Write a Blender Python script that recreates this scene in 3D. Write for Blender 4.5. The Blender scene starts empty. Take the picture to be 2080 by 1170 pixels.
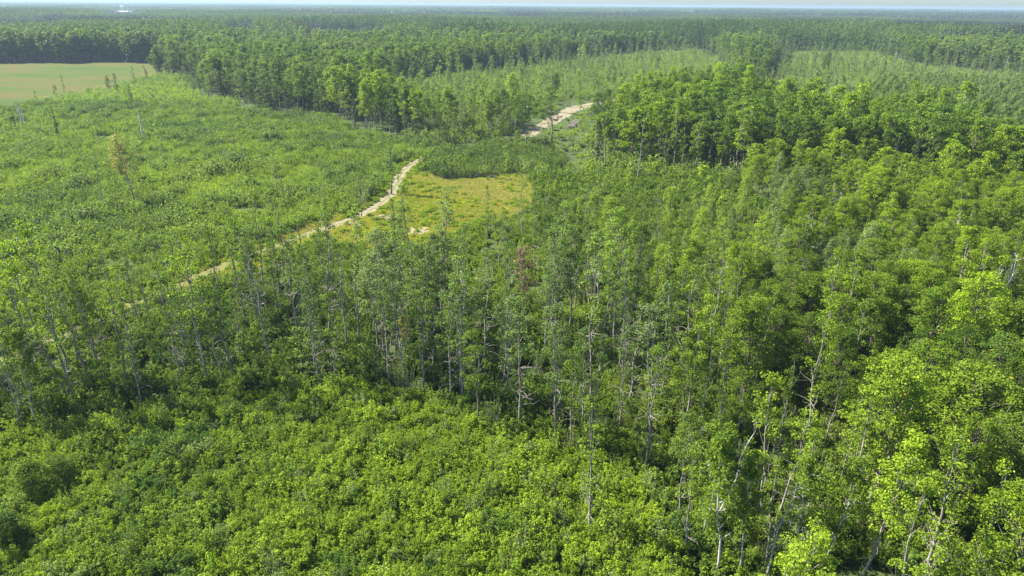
import bpy, math, random
import numpy as np
from mathutils import Vector, Matrix

SC = bpy.context.scene
COL = SC.collection
RNG = np.random.default_rng(7)
random.seed(7)

# ------------------------------------------------------------------ camera
CAM_H, PITCH, ROLL, LENS = 45.0, math.radians(22.55), math.radians(0.44), 24.0
W, H = 2080.0, 1170.0
FPX = W * LENS / 36.0
cam = bpy.data.cameras.new('camera'); cam_o = bpy.data.objects.new('camera', cam); COL.objects.link(cam_o)
cam.lens, cam.sensor_width, cam.clip_start, cam.clip_end = LENS, 36.0, 0.5, 60000.0
CM = Matrix.Rotation(math.pi/2 - PITCH, 3, 'X') @ Matrix.Rotation(ROLL, 3, 'Z')
cam_o.matrix_world = Matrix.Translation((0, 0, CAM_H)) @ CM.to_4x4()
SC.camera = cam_o
CMN = np.array(CM)

# ------------------------------------------------------------------ sky, sun, exposure
SUN_AZ, SUN_EL = math.radians(-68), math.radians(46)     # azimuth from +Y, negative = left of the view
world = bpy.data.worlds.new('World'); SC.world = world; world.use_nodes = True
wn = world.node_tree
bg = wn.nodes['Background']; bg.inputs[1].default_value = 0.053
sky = wn.nodes.new('ShaderNodeTexSky'); sky.sky_type = 'NISHITA'; sky.sun_disc = False
sky.sun_elevation, sky.sun_rotation = SUN_EL, SUN_AZ
sky.altitude, sky.air_density, sky.dust_density, sky.ozone_density = 300.0, 1.0, 1.2, 1.6
tintn = wn.nodes.new('ShaderNodeMix'); tintn.data_type, tintn.blend_type = 'RGBA', 'MULTIPLY'
tintn.inputs[0].default_value = 1.0; tintn.inputs[7].default_value = (0.93, 1.09, 1.28, 1.0)
wn.links.new(sky.outputs[0], tintn.inputs[6]); wn.links.new(tintn.outputs[2], bg.inputs[0])
sun = bpy.data.lights.new('sun', 'SUN'); sun.energy = 5.0; sun.angle = math.radians(0.53); sun.color = (1.0, 0.95, 0.86)
sun_o = bpy.data.objects.new('sun', sun); COL.objects.link(sun_o)
sd = Vector((math.sin(SUN_AZ)*math.cos(SUN_EL), math.cos(SUN_AZ)*math.cos(SUN_EL), math.sin(SUN_EL)))
sun_o.rotation_euler = (-sd).to_track_quat('-Z', 'Y').to_euler(); sun_o.location = (-60, 40, 120)
vs = SC.view_settings
vs.view_transform, vs.look, vs.exposure, vs.gamma, vs.use_curve_mapping = 'Standard', 'None', 1.90, 1.0, False
SC.render.engine = 'CYCLES'
cy = SC.cycles
cy.max_bounces, cy.diffuse_bounces, cy.glossy_bounces, cy.transmission_bounces = 5, 3, 2, 3
cy.volume_bounces, cy.transparent_max_bounces = 1, 4
cy.use_denoising = True; cy.denoiser = 'OPENIMAGEDENOISE'; cy.denoising_input_passes = 'RGB_ALBEDO_NORMAL'; cy.denoising_prefilter = 'ACCURATE'
SC.render.use_persistent_data = False

# ------------------------------------------------------------------ pixel <-> ground
def ground(u, v, z=0.0):
    """Point of the plane z seen at photo pixel (u, v)."""
    d = CMN @ np.array([(u - W/2)/FPX, -(v - H/2)/FPX, -1.0])
    t = (z - CAM_H)/d[2]
    return np.array([d[0]*t, d[1]*t, z])
def project(x, y, z=0.0):
    p = np.stack([np.asarray(x, float), np.asarray(y, float), np.zeros_like(np.asarray(x, float)) + z - CAM_H], -1) @ CMN
    w = np.maximum(-p[..., 2], 1e-3)
    return W/2 + p[..., 0]/w*FPX, H/2 - p[..., 1]/w*FPX
def inside(poly, U, V):
    res = np.zeros(U.shape, bool); n = len(poly); j = n - 1
    for i in range(n):
        xi, yi = poly[i]; xj, yj = poly[j]
        if yi != yj:
            res ^= ((yi > V) != (yj > V)) & (U < (xj - xi)*(V - yi)/(yj - yi) + xi)
        j = i
    return res
def _hash(ix, iy, s):
    h = (ix.astype(np.int64)*374761393 + iy.astype(np.int64)*668265263 + s*974634777) & 0x7fffffff
    h = ((h ^ (h >> 13))*1274126177) & 0x7fffffff
    return ((h ^ (h >> 16)) & 0xffff)/65535.0
def vnoise(x, y, s=0):
    ix, iy = np.floor(x), np.floor(y); fx, fy = x - ix, y - iy
    fx, fy = fx*fx*(3 - 2*fx), fy*fy*(3 - 2*fy)
    a, b, c, d = _hash(ix, iy, s), _hash(ix+1, iy, s), _hash(ix, iy+1, s), _hash(ix+1, iy+1, s)
    return (a*(1-fx) + b*fx)*(1-fy) + (c*(1-fx) + d*fx)*fy
def fbm(x, y, s=0, o=3):
    r, a, t = 0, 1.0, 0
    for k in range(o):
        r = r + a*vnoise(x*2**k + 17.3*k, y*2**k - 9.1*k, s + k); t += a; a *= 0.5
    return r/t

# ------------------------------------------------------------------ materials
MAT = {}
def newmat(name):
    m = bpy.data.materials.new(name); m.use_nodes = True; MAT[name] = m
    nt = m.node_tree
    return m, nt, nt.nodes['Principled BSDF'], nt.nodes['Material Output']
def N(nt, t, **kw):
    n = nt.nodes.new(t)
    for k, v in kw.items(): setattr(n, k, v)
    return n
def mixc(nt, fac, a, b, blend='MIX'):
    m = N(nt, 'ShaderNodeMix', data_type='RGBA', blend_type=blend)
    for s, v in ((m.inputs[0], fac), (m.inputs[6], a), (m.inputs[7], b)):
        if isinstance(v, (int, float)): s.default_value = v
        elif isinstance(v, tuple): s.default_value = (*v, 1.0)
        else: nt.links.new(v, s)
    return m.outputs[2]
def ramp(nt, src, stops):
    r = N(nt, 'ShaderNodeValToRGB'); cr = r.color_ramp
    while len(cr.elements) < len(stops): cr.elements.new(0.5)
    for e, (p, c) in zip(cr.elements, stops): e.position = p; e.color = (*c, 1.0)
    nt.links.new(src, r.inputs[0]); return r.outputs[0]
def mathn(nt, op, a, b):
    m = N(nt, 'ShaderNodeMath', operation=op)
    for s, v in zip(m.inputs, (a, b)):
        if isinstance(v, (int, float)): s.default_value = v
        else: nt.links.new(v, s)
    return m.outputs[0]
def noise(nt, scale, detail=4.0, rough=0.55, vec=None):
    n = N(nt, 'ShaderNodeTexNoise'); n.inputs['Scale'].default_value = scale
    n.inputs['Detail'].default_value = detail; n.inputs['Roughness'].default_value = rough
    if vec is None:
        g = N(nt, 'ShaderNodeNewGeometry'); vec = g.outputs['Position']
    nt.links.new(vec, n.inputs['Vector']); return n.outputs['Fac']

def leaf_material(name, dark, bright, grey, gloss=0.12, trans=0.42):
    """Leaf colour from the plant's own tint: x = dark..yellow green, y = grey green, z = lightness."""
    m, nt, p, out = newmat(name)
    at = N(nt, 'ShaderNodeAttribute', attribute_type='INSTANCER', attribute_name='tint')
    sx = N(nt, 'ShaderNodeSeparateXYZ'); nt.links.new(at.outputs['Vector'], sx.inputs[0])
    gi = N(nt, 'ShaderNodeNewGeometry'); rnd = gi.outputs['Random Per Island']
    t = mathn(nt, 'ADD', sx.outputs[0], mathn(nt, 'MULTIPLY', mathn(nt, 'SUBTRACT', rnd, 0.5), 0.55))
    c = mixc(nt, t, dark, bright)
    c = mixc(nt, sx.outputs[1], c, grey)
    yel = mathn(nt, 'GREATER_THAN', rnd, 0.994)
    c = mixc(nt, yel, c, (0.30, 0.22, 0.03))
    c = mixc(nt, 1.0, c, mathn(nt, 'MULTIPLY', sx.outputs[2], mathn(nt, 'ADD', 0.78, mathn(nt, 'MULTIPLY', rnd, 0.44))), 'MULTIPLY')
    nt.links.new(c, p.inputs['Base Color'])
    p.inputs['Roughness'].default_value = 0.5
    p.inputs['Specular IOR Level'].default_value = gloss
    tr = N(nt, 'ShaderNodeBsdfTranslucent')
    nt.links.new(mixc(nt, 1.0, c, (1.22, 1.28, 0.5), 'MULTIPLY'), tr.inputs['Color'])
    mx = N(nt, 'ShaderNodeMixShader'); mx.inputs[0].default_value = trans
    nt.links.new(p.outputs[0], mx.inputs[1]); nt.links.new(tr.outputs[0], mx.inputs[2])
    nt.links.new(mx.outputs[0], out.inputs['Surface'])
    return m
LEAF = leaf_material('leaf', (0.034, 0.094, 0.009), (0.196, 0.275, 0.008), (0.158, 0.205, 0.085))
NEEDLE = leaf_material('needle', (0.018, 0.038, 0.014), (0.055, 0.075, 0.022), (0.11, 0.10, 0.075), 0.2, 0.12)
BLADE = leaf_material('grass_blade', (0.12, 0.17, 0.020), (0.270, 0.275, 0.025), (0.280, 0.255, 0.085), 0.25, 0.3)
BROWN = leaf_material('withered_leaf', (0.10, 0.07, 0.03), (0.22, 0.15, 0.07), (0.2, 0.17, 0.12), 0.25, 0.2)
GOLD = leaf_material('yellowing_leaf', (0.20, 0.20, 0.025), (0.30, 0.27, 0.03), (0.25, 0.2, 0.1), 0.3, 0.3)

def bark_material(name, a, b, scale=3.0):
    m, nt, p, out = newmat(name)
    oc = N(nt, 'ShaderNodeTexCoord')
    mp = N(nt, 'ShaderNodeMapping'); mp.inputs['Scale'].default_value = (1, 1, 0.45)
    nt.links.new(oc.outputs['Object'], mp.inputs['Vector'])
    f = noise(nt, scale, 5.0, 0.65, mp.outputs[0])
    nt.links.new(ramp(nt, f, [(0.33, a), (0.62, b)]), p.inputs['Base Color'])
    bp = N(nt, 'ShaderNodeBump'); bp.inputs['Strength'].default_value = 0.4; nt.links.new(f, bp.inputs['Height'])
    nt.links.new(bp.outputs[0], p.inputs['Normal'])
    p.inputs['Roughness'].default_value = 0.85
    return m
PALE_BARK = bark_material('pale_bark', (0.10, 0.085, 0.065), (0.29, 0.265, 0.215))
WHITE_BARK = bark_material('bleached_deadwood', (0.24, 0.225, 0.20), (0.52, 0.50, 0.465), 2.0)
DARK_BARK = bark_material('dark_bark', (0.05, 0.04, 0.032), (0.15, 0.125, 0.10))
DEAD_BARK = bark_material('weathered_deadwood', (0.11, 0.095, 0.08), (0.36, 0.335, 0.30), 2.0)

def ground_material():
    m, nt, p, out = newmat('forest_floor')
    a = noise(nt, 0.9, 6.0, 0.6); b = noise(nt, 0.02, 3.0)
    c = ramp(nt, a, [(0.30, (0.030, 0.040, 0.014)), (0.5, (0.050, 0.070, 0.020)), (0.72, (0.085, 0.085, 0.035))])
    c = mixc(nt, mathn(nt, 'MULTIPLY', b, 0.5), c, (0.05, 0.085, 0.022))
    nt.links.new(c, p.inputs['Base Color']); p.inputs['Roughness'].default_value = 0.95; p.inputs['Specular IOR Level'].default_value = 0.1
    return m
def hay_material():
    m, nt, p, out = newmat('mown_hay_grass')
    g = N(nt, 'ShaderNodeNewGeometry')
    mp = N(nt, 'ShaderNodeMapping'); mp.inputs['Scale'].default_value = (0.006, 0.018, 1); mp.inputs['Rotation'].default_value = (0, 0, 0.12)
    nt.links.new(g.outputs['Position'], mp.inputs[0])
    big = noise(nt, 1.6, 4.0, 0.6, mp.outputs[0]); fine = noise(nt, 0.8, 4.0, 0.7)
    c = ramp(nt, big, [(0.34, (0.062, 0.094, 0.028)), (0.48, (0.078, 0.100, 0.031)), (0.56, (0.106, 0.094, 0.038)), (0.70, (0.068, 0.098, 0.028))])
    c = mixc(nt, 1.0, c, ramp(nt, fine, [(0.2, (0.75, 0.75, 0.75)), (0.8, (1.15, 1.15, 1.15))]), 'MULTIPLY')
    nt.links.new(c, p.inputs['Base Color']); p.inputs['Roughness'].default_value = 1.0; p.inputs['Specular IOR Level'].default_value = 0.0
    return m
def meadow_material():
    m, nt, p, out = newmat('meadow_turf')
    a = noise(nt, 0.12, 5.0, 0.65); b = noise(nt, 1.7, 5.0, 0.7)
    c = ramp(nt, a, [(0.34, (0.12, 0.14, 0.022)), (0.5, (0.19, 0.175, 0.04)), (0.66, (0.20, 0.175, 0.06))])
    c = mixc(nt, 1.0, c, ramp(nt, b, [(0.25, (0.6, 0.6, 0.6)), (0.75, (1.2, 1.2, 1.2))]), 'MULTIPLY')
    nt.links.new(c, p.inputs['Base Color']); p.inputs['Roughness'].default_value = 0.95; p.inputs['Specular IOR Level'].default_value = 0.1
    return m
def sand_material(name, grass, strip=True):
    """Pale sand with tufts of dry grass taking over towards the sides (uv.x = 0 and 1) and along the crown."""
    m, nt, p, out = newmat(name)
    uv = N(nt, 'ShaderNodeUVMap'); s = N(nt, 'ShaderNodeSeparateXYZ'); nt.links.new(uv.outputs[0], s.inputs[0])
    a = noise(nt, 0.9, 6.0, 0.7); b = noise(nt, 4.0, 4.0, 0.7)
    edge = mathn(nt, 'MULTIPLY', mathn(nt, 'ABSOLUTE', mathn(nt, 'SUBTRACT', s.outputs[0], 0.5), 0), 2.0)
    f = mathn(nt, 'ADD', mathn(nt, 'MULTIPLY', mathn(nt, 'POWER', edge, 3.0), 0.55 if strip else 0.0), mathn(nt, 'MULTIPLY', a, grass))
    f = mathn(nt, 'ADD', f, mathn(nt, 'MULTIPLY', b, 0.25))
    if strip: f = mathn(nt, 'ADD', f, s.outputs[1])
    mid = mathn(nt, 'MULTIPLY', mathn(nt, 'SUBTRACT', 1.0, mathn(nt, 'MINIMUM', mathn(nt, 'MULTIPLY', edge, 4.5), 1.0)), 0.26)
    f = mathn(nt, 'ADD', f, mid if strip else -0.05)
    mask = ramp(nt, f, [(0.55, (0, 0, 0)), (0.72, (1, 1, 1))])
    sandc = ramp(nt, b, [(0.25, (0.15, 0.125, 0.08)), (0.7, (0.245, 0.215, 0.145))])
    c = mixc(nt, mask, sandc, (0.12, 0.12, 0.035))
    nt.links.new(c, p.inputs['Base Color']); p.inputs['Roughness'].default_value = 0.95; p.inputs['Specular IOR Level'].default_value = 0.1
    return m
def plain(name, c, rough=0.6):
    m, nt, p, out = newmat(name)
    f = noise(nt, 0.6, 4.0)
    nt.links.new(ramp(nt, f, [(0.2, tuple(x*0.88 for x in c)), (0.8, c)]), p.inputs['Base Color']); p.inputs['Roughness'].default_value = rough
    return m
FLOOR, HAY, TURF = ground_material(), hay_material(), meadow_material()
SAND, SANDP = sand_material('sand_track', 0.75), sand_material('sand_bare', 0.95, False)
WHITE, ROOF, GLASS = plain('white_paint', (0.80, 0.80, 0.80), 0.4), plain('pale_sheet_metal', (0.72, 0.74, 0.76), 0.4), plain('dark_glass', (0.03, 0.04, 0.05), 0.1)

# ------------------------------------------------------------------ mesh helpers
class Geo:
    """Verts, and faces of 3 or 4 corners with a material slot."""
    def __init__(s): s.v, s.f, s.m, s.n = [], {3: [], 4: []}, {3: [], 4: []}, 0
    def add(s, v, f, mi=0):
        v, f = np.asarray(v, float).reshape(-1, 3), np.asarray(f, int)
        if len(f) == 0: return
        k = f.shape[1]; s.v.append(v); s.f[k].append(f + s.n); s.m[k].append(np.full(len(f), mi)); s.n += len(v)
    def merge(s, o, mi=0):
        if o.n == 0: return
        V = np.concatenate(o.v); s.v.append(V)
        for k in (3, 4):
            for f, m in zip(o.f[k], o.m[k]): s.f[k].append(f + s.n); s.m[k].append(m + mi)
        s.n += len(V)
    def mesh(s, name, mats, smooth=False):
        me = bpy.data.meshes.new(name)
        V = np.concatenate(s.v)
        F3 = np.concatenate(s.f[3]) if s.f[3] else np.zeros((0, 3), int)
        F4 = np.concatenate(s.f[4]) if s.f[4] else np.zeros((0, 4), int)
        mi = np.concatenate(s.m[3] + s.m[4])
        li = np.concatenate([F3.ravel(), F4.ravel()])
        ls = np.concatenate([np.arange(len(F3))*3, len(F3)*3 + np.arange(len(F4))*4])
        me.vertices.add(len(V)); me.vertices.foreach_set('co', V.astype(np.float32).ravel())
        me.loops.add(len(li)); me.loops.foreach_set('vertex_index', li.astype(np.int32))
        me.polygons.add(len(ls)); me.polygons.foreach_set('loop_start', ls.astype(np.int32))
        for m in mats: me.materials.append(m)
        me.polygons.foreach_set('material_index', mi.astype(np.int32))
        me.polygons.foreach_set('use_smooth', np.full(len(ls), smooth))
        me.update(calc_edges=True)
        return me
def obj(name, me, parent=None, **props):
    o = bpy.data.objects.new(name, me); COL.objects.link(o)
    if parent is not None: o.parent = parent
    for k, v in props.items(): o[k] = v
    return o
def unit(a): return a/np.maximum(np.linalg.norm(a, axis=-1, keepdims=True), 1e-9)
def tube(g, P, R, sides=5, mi=0):
    """Tapered tube along the polyline P."""
    P = np.asarray(P, float); R = np.asarray(R, float); n = len(P)
    T = unit(np.gradient(P, axis=0))
    ref = np.where(np.abs(T[:, 2:3]) > 0.9, np.array([[1., 0, 0]]), np.array([[0, 0, 1.]]))
    A = unit(np.cross(T, ref)); B = np.cross(T, A)
    an = np.arange(sides)*2*np.pi/sides
    V = P[:, None] + R[:, None, None]*(np.cos(an)[None, :, None]*A[:, None] + np.sin(an)[None, :, None]*B[:, None])
    F = [(i*sides + k, i*sides + (k+1) % sides, (i+1)*sides + (k+1) % sides, (i+1)*sides + k) for i in range(n-1) for k in range(sides)]
    g.add(V.reshape(-1, 3), F, mi)
def leaves(g, C, out, size, r, mi=0, up=0.75, outw=0.5, aspect=0.8, droop=None):
    """One four-cornered leaf at each point of C, its face turned up and outward."""
    n = len(C)
    if n == 0: return
    nrm = unit(r.normal(size=(n, 3))*0.62 + np.array([0, 0, up]) + outw*out)
    a = unit(np.cross(nrm, r.normal(size=(n, 3)))) if droop is None else unit(np.cross(nrm, np.cross(droop, nrm)) + 0.3*r.normal(size=(n, 3)))
    b = np.cross(nrm, a)
    s = (size*(0.65 + 0.7*r.random(n)))[:, None]
    bend = nrm*s*0.12
    V = np.stack([C - a*s*0.55, C + b*s*0.5*aspect - a*s*0.05 + bend, C + a*s*0.55, C - b*s*0.5*aspect - a*s*0.05 + bend], 1).reshape(-1, 3)
    g.add(V, np.arange(4*n).reshape(-1, 4), mi)
def clumps(g, centres, radii, k, size, r, mi=0, flat=0.7, **kw):
    """k leaves in a flattened puff around every centre."""
    n = len(centres)
    d = unit(r.normal(size=(n, k, 3)))
    d[..., 2] = np.where(r.random((n, k)) < 0.35, np.abs(d[..., 2]), d[..., 2])
    rad = radii[:, None, None]*(0.35 + 0.65*r.random((n, k, 1))**0.6)
    C = centres[:, None] + d*rad*np.array([1, 1, flat])
    leaves(g, C.reshape(-1, 3), d.reshape(-1, 3), size, r, mi, **kw)
def bent(p0, p1, r, wob, n=5):
    t = np.linspace(0, 1, n)[:, None]
    P = p0*(1 - t) + p1*t
    w = r.normal(size=(n, 3))*wob; w[0] = 0; w[-1] = 0
    return P + w

# ------------------------------------------------------------------ plants (each: wood geometry + leaf geometry)
def tree(seed, h, R, cb, nc, cr, k, size, shape='ovoid', tr=0.13, limbs=True, deadl=0, squash=0.7, leanw=0.25, lod=0):
    r = np.random.default_rng(seed); wood, leaf = Geo(), Geo()
    top = np.array([r.normal()*leanw*1.6, r.normal()*leanw*1.6, h*0.97])
    spine = bent(np.zeros(3), top, r, np.array([0.10, 0.10, 0])*h/14, 7)
    zs = np.linspace(0, 1, 7)
    sides = 6 if lod == 0 else (4 if lod == 1 else 3)
    tube(wood, spine, tr*(1 - 0.86*zs)*np.where(zs == 0, 1.35, 1.0), sides)
    at = lambda z: np.array([np.interp(z/h, zs, spine[:, i]) for i in range(3)])
    # crown envelope: several lobes so the outline stays uneven
    u = r.random(nc)
    if shape == 'ovoid': prof = lambda s: np.sqrt(np.clip(np.sin(np.pi*np.clip(0.08 + 0.9*s, 0, 1)), 0.05, 1))*(1 - 0.25*s)
    elif shape == 'dome': prof = lambda s: np.sqrt(np.clip(1 - (np.clip(s, 0, 1)*1.0 - 0.25)**2/0.62, 0.06, 1))
    else: prof = lambda s: (1 - s)*0.95 + 0.08
    s = cb + 0.02 + (0.98 - cb)*u
    ss = (s - cb)/(1 - cb)
    ph = r.random(nc)*2*np.pi
    lob = 1 + 0.28*np.sin(ph*2 + r.random()*6) + 0.2*np.sin(ph*3 + 5*ss + r.random()*6)
    rr = R*prof(ss)*lob*np.sqrt(0.12 + 0.88*r.random(nc))*0.92
    C = np.stack([rr*np.cos(ph), rr*np.sin(ph), s*h], 1)
    C[:, :2] += np.stack([np.interp(s, zs, spine[:, 0]), np.interp(s, zs, spine[:, 1])], 1)
    rad = cr*(0.7 + 0.6*r.random(nc))
    clumps(leaf, C, rad, k, size, r, 0, squash)
    if limbs:
        for i in r.permutation(nc)[:max(4, int(nc*0.42))]:
            z0 = max(cb*h*0.75, C[i, 2] - 0.35*h*0.3 - 0.7*np.hypot(C[i, 0], C[i, 1])*r.uniform(0.5, 1.2))
            tube(wood, bent(at(z0), C[i], r, 0.10, 4), np.array([0.34, 0.24, 0.16, 0.06])*tr, 4 if lod == 0 else 3)
    for i in range(deadl):
        z0 = h*r.uniform(0.18, max(cb, 0.4) + 0.1); a = r.random()*6.28; L = r.uniform(0.6, 1.9)
        p0 = at(z0); p1 = p0 + np.array([math.cos(a)*L, math.sin(a)*L, r.uniform(-0.2, 0.9)*L])
        tube(wood, bent(p0, p1, r, 0.1, 4), np.array([0.28, 0.2, 0.12, 0.04])*tr, 3)
    return wood, leaf
def snag(seed, h, spread, nb, tr=0.16, cb=0.35, broken=False, fork=False, leafy=0):
    """Dead tree: trunk in one geometry, bare crown of boughs and twigs in the other."""
    r = np.random.default_rng(seed); wood, crown = Geo(), Geo()
    top = np.array([r.normal()*0.5, r.normal()*0.5, h*(0.8 if broken else 0.98)])
    spine = bent(np.zeros(3), top, r, np.array([0.16, 0.16, 0])*h/14, 8); zs = np.linspace(0, 1, 8)
    tube(wood, spine, tr*(1 - (0.55 if broken else 0.88)*zs)*np.where(zs == 0, 1.3, 1), 6)
    at = lambda t: np.array([np.interp(t, zs, spine[:, i]) for i in range(3)])
    def bough(p0, d, L, rad, lev):
        n = 5; P = [p0]; dd = d
        for i in range(n-1):
            dd = unit(dd + r.normal(size=3)*0.22 + np.array([0, 0, 0.10])); P.append(P[-1] + dd*L/(n-1))
        P = np.array(P); tube(crown, P, np.linspace(rad, rad*0.25, n), 4 if lev == 0 else 3)
        if lev < 2:
            for i in range(r.integers(3, 6) if lev == 0 else r.integers(2, 4)):
                q = r.uniform(0.3, 0.98); pp = np.array([np.interp(q, np.linspace(0, 1, n), P[:, j]) for j in range(3)])
                bough(pp, unit(dd + r.normal(size=3)*0.75), L*r.uniform(0.3, 0.55), rad*0.5, lev + 1)
        elif leafy and r.random() < leafy:
            clumps(crown, P[-1:], np.array([0.42]), 40, 0.14, r, 1)
    for i in range(nb):
        t = cb + (0.97 - cb)*(i + r.random())/nb; a = i*2.4 + r.normal()*0.5
        e = r.uniform(0.15, 1.0)
        d = unit(np.array([math.cos(a), math.sin(a), e]))
        bough(at(t), d, spread*(1.15 - 0.7*(t - cb)/(1 - cb))*r.uniform(0.6, 1.15), tr*0.34*(1.1 - 0.6*t), 0)
    if fork: bough(at(0.45), unit(np.array([0.45, 0.1, 1.0])), h*0.45, tr*0.55, 0)
    return wood, crown
def spruce(seed, h, R, sparse=1.0, lod=0):
    r = np.random.default_rng(seed); wood, leaf = Geo(), Geo()
    tube(wood, np.array([[0, 0, 0], [0.05, 0, h*0.5], [0, 0, h]]), np.array([0.16, 0.1, 0.02])*h/12, 5 if lod == 0 else 3)
    tiers = int(h*1.7) if lod == 0 else int(h*0.9)
    for i in range(tiers):
        s = (i + r.random()*0.6)/tiers; z = h*(0.06 + 0.93*s); L = R*(1 - s)**0.85*r.uniform(0.75, 1.15) + 0.12
        for j in range(int((6 if lod == 0 else 4)*sparse) + 1):
            a = r.random()*6.28; n = max(3, int(L/(0.2 if lod == 0 else 0.5)))
            q = np.linspace(0.15, 1, n)[:, None]
            P = np.array([0, 0, z]) + np.array([[math.cos(a)*L, math.sin(a)*L, 0]])*q + np.array([[0, 0, -0.38*L]])*q**1.4
            P = P + r.normal(size=P.shape)*0.06
            leaves(leaf, P, np.tile([math.cos(a), math.sin(a), 0.2], (n, 1)), 0.42 if lod == 0 else 0.8, r, 0, up=0.9, aspect=0.7)
    return wood, leaf
def shrub(seed, h, R, ns, k, size, tuft=0.2, lod=0):
    """Many thin stems fanning out, each carrying small leaf tufts: a ragged outline, not a dome."""
    r = np.random.default_rng(seed); wood, leaf = Geo(), Geo()
    a = r.random(ns)*6.28; rr = R*np.sqrt(r.random(ns)); hh = h*r.uniform(0.45, 1.05, ns)*(1 - 0.25*(rr/R)**2)
    tips = np.stack([rr*np.cos(a), rr*np.sin(a), hh], 1) + r.normal(size=(ns, 3))*0.05
    base = np.stack([0.25*rr*np.cos(a), 0.25*rr*np.sin(a), 0*a], 1)
    q = np.array([1.0, 0.86, 0.70, 0.5]) if lod == 0 else np.array([1.0, 0.72])
    C = (base[:, None] + (tips - base)[:, None]*q[None, :, None]) + r.normal(size=(ns, len(q), 3))*0.09*np.array([1, 1, 0.6])
    C = C.reshape(-1, 3); rad = tuft*(0.6 + 0.8*r.random(len(C)))
    clumps(leaf, C, rad, k, size, r, 0, 0.75, up=0.7)
    for i in range(ns if lod == 0 else 2): tube(wood, np.array([base[i], tips[i]]), np.array([0.018, 0.006]), 3)
    return wood, leaf
def sucker(seed, h, R, n, size, k=9):
    """Upright whip of regrowth: leaves climbing thin stems."""
    r = np.random.default_rng(seed); wood, leaf = Geo(), Geo()
    for i in range(n):
        a = r.random()*6.28; b = np.array([math.cos(a), math.sin(a), 0])*R*math.sqrt(r.random()); hh = h*r.uniform(0.6, 1.05)
        tip = b*1.25 + np.array([r.normal()*0.12, r.normal()*0.12, hh])
        tube(wood, np.array([b*0.7, tip]), np.array([0.02, 0.006]), 3)
        q = 0.22 + 0.8*r.random(k)**0.8
        w = 0.30*(1.15 - q)[:, None]
        d = unit(r.normal(size=(k, 3))*np.array([1, 1, 0.5]))
        leaves(leaf, b*0.7 + (tip - b*0.7)*q[:, None] + d*w, d, size, r, 0, up=0.45, outw=0.7, aspect=0.6, droop=unit(d + np.array([0, 0, 0.9])))
    return wood, leaf
def tuft(seed, h, R, n):
    r = np.random.default_rng(seed); leaf = Geo()
    a = r.random(n)*6.28; b = R*np.sqrt(r.random(n)); P = np.stack([np.cos(a)*b, np.sin(a)*b, np.zeros(n)], 1)
    d = unit(np.stack([r.normal(size=n)*0.45, r.normal(size=n)*0.45, np.ones(n)], 1)); L = (h*(0.5 + 0.7*r.random(n)))[:, None]
    s = unit(np.cross(d, r.normal(size=(n, 3))))*0.045
    V = np.stack([P - s, P + s, P + d*L*0.6 + s*0.8, P + d*L + np.array([0, 0, -0.05])], 1).reshape(-1, 3)
    leaf.add(V, np.arange(4*n).reshape(-1, 4))
    return Geo(), leaf

def patch(seed, size, n, h, R, faces, fs, kind):
    """A square of far wood: n low crowns in one geometry."""
    r = np.random.default_rng(seed); leaf = Geo()
    P = (r.random((n, 2)) - 0.5)*size
    hh = h*(0.72 + 0.5*r.random(n)); RR = R*(0.7 + 0.6*r.random(n))
    u = r.random((n, faces)); a = r.random((n, faces))*6.28
    if kind == 'conifer': pr = (1 - u)*0.95 + 0.08; z = 0.12 + 0.88*u
    else: pr = np.sqrt(np.clip(1 - (u - 0.35)**2/0.45, 0.08, 1)); z = 0.32 + 0.66*u
    b = RR[:, None]*pr*np.sqrt(0.35 + 0.65*r.random((n, faces)))
    C = np.stack([P[:, :1] + np.cos(a)*b, P[:, 1:] + np.sin(a)*b, hh[:, None]*z], -1)
    d = np.stack([np.cos(a), np.sin(a), 0*a + 0.4], -1)
    leaves(leaf, C.reshape(-1, 3), unit(d.reshape(-1, 3)), fs, r, 0, up=0.55, outw=0.8, aspect=0.95)
    return Geo(), leaf

# variants: LIB[kind][lod] -> list of (wood mesh, leaf mesh, joined mesh, height)
LIB = {}
def variant(kind, lod, wl, mats, h, smooth=True):
    wood, leaf = wl
    wm = wood.mesh(kind + '_wood', [mats[0]], smooth) if wood.n else None
    lm = leaf.mesh(kind + '_leaf', list(mats[1:])) if leaf.n else None
    g = Geo()
    if wood.n: g.merge(wood)
    if leaf.n: g.merge(leaf, 1)
    LIB.setdefault(kind, {}).setdefault(lod, []).append((wm, lm, g.mesh(kind, list(mats)), h))
AM, MM, SM = (PALE_BARK, LEAF), (DARK_BARK, LEAF), (DEAD_BARK, DEAD_BARK, LEAF)
for i in range(7):
    h = (14, 15, 13, 16, 14.5, 12.5, 15.5)[i]
    variant('aspen', 0, tree(100+i, h, 2.15+0.2*(i % 3), 0.42+0.04*(i % 3), 56, 0.58, 66, 0.165, deadl=9), AM, h)
    if i < 5: variant('aspen', 1, tree(120+i, h, 2.2+0.2*(i % 3), 0.42, 44, 0.74, 36, 0.31, deadl=4, lod=1), AM, h)
    if i < 4: variant('aspen', 2, tree(140+i, h, 2.6, 0.40, 26, 0.9, 20, 0.58, limbs=False, lod=2), AM, h)
for i in range(6):
    h = (14, 15, 12.5, 15.5, 13.5, 14.5)[i]
    variant('thin', 0, tree(200+i, h, 1.55, 0.36, 26, 0.47, 48, 0.155, deadl=20, tr=0.12), AM, h)
    if i < 3: variant('thin', 1, tree(220+i, h, 1.6, 0.36, 24, 0.52, 20, 0.30, deadl=10, tr=0.14, lod=1), AM, h)
    if i < 3: variant('thin', 2, tree(240+i, h, 1.6, 0.36, 14, 0.6, 12, 0.5, limbs=False, tr=0.16, lod=2), AM, h)
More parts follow.
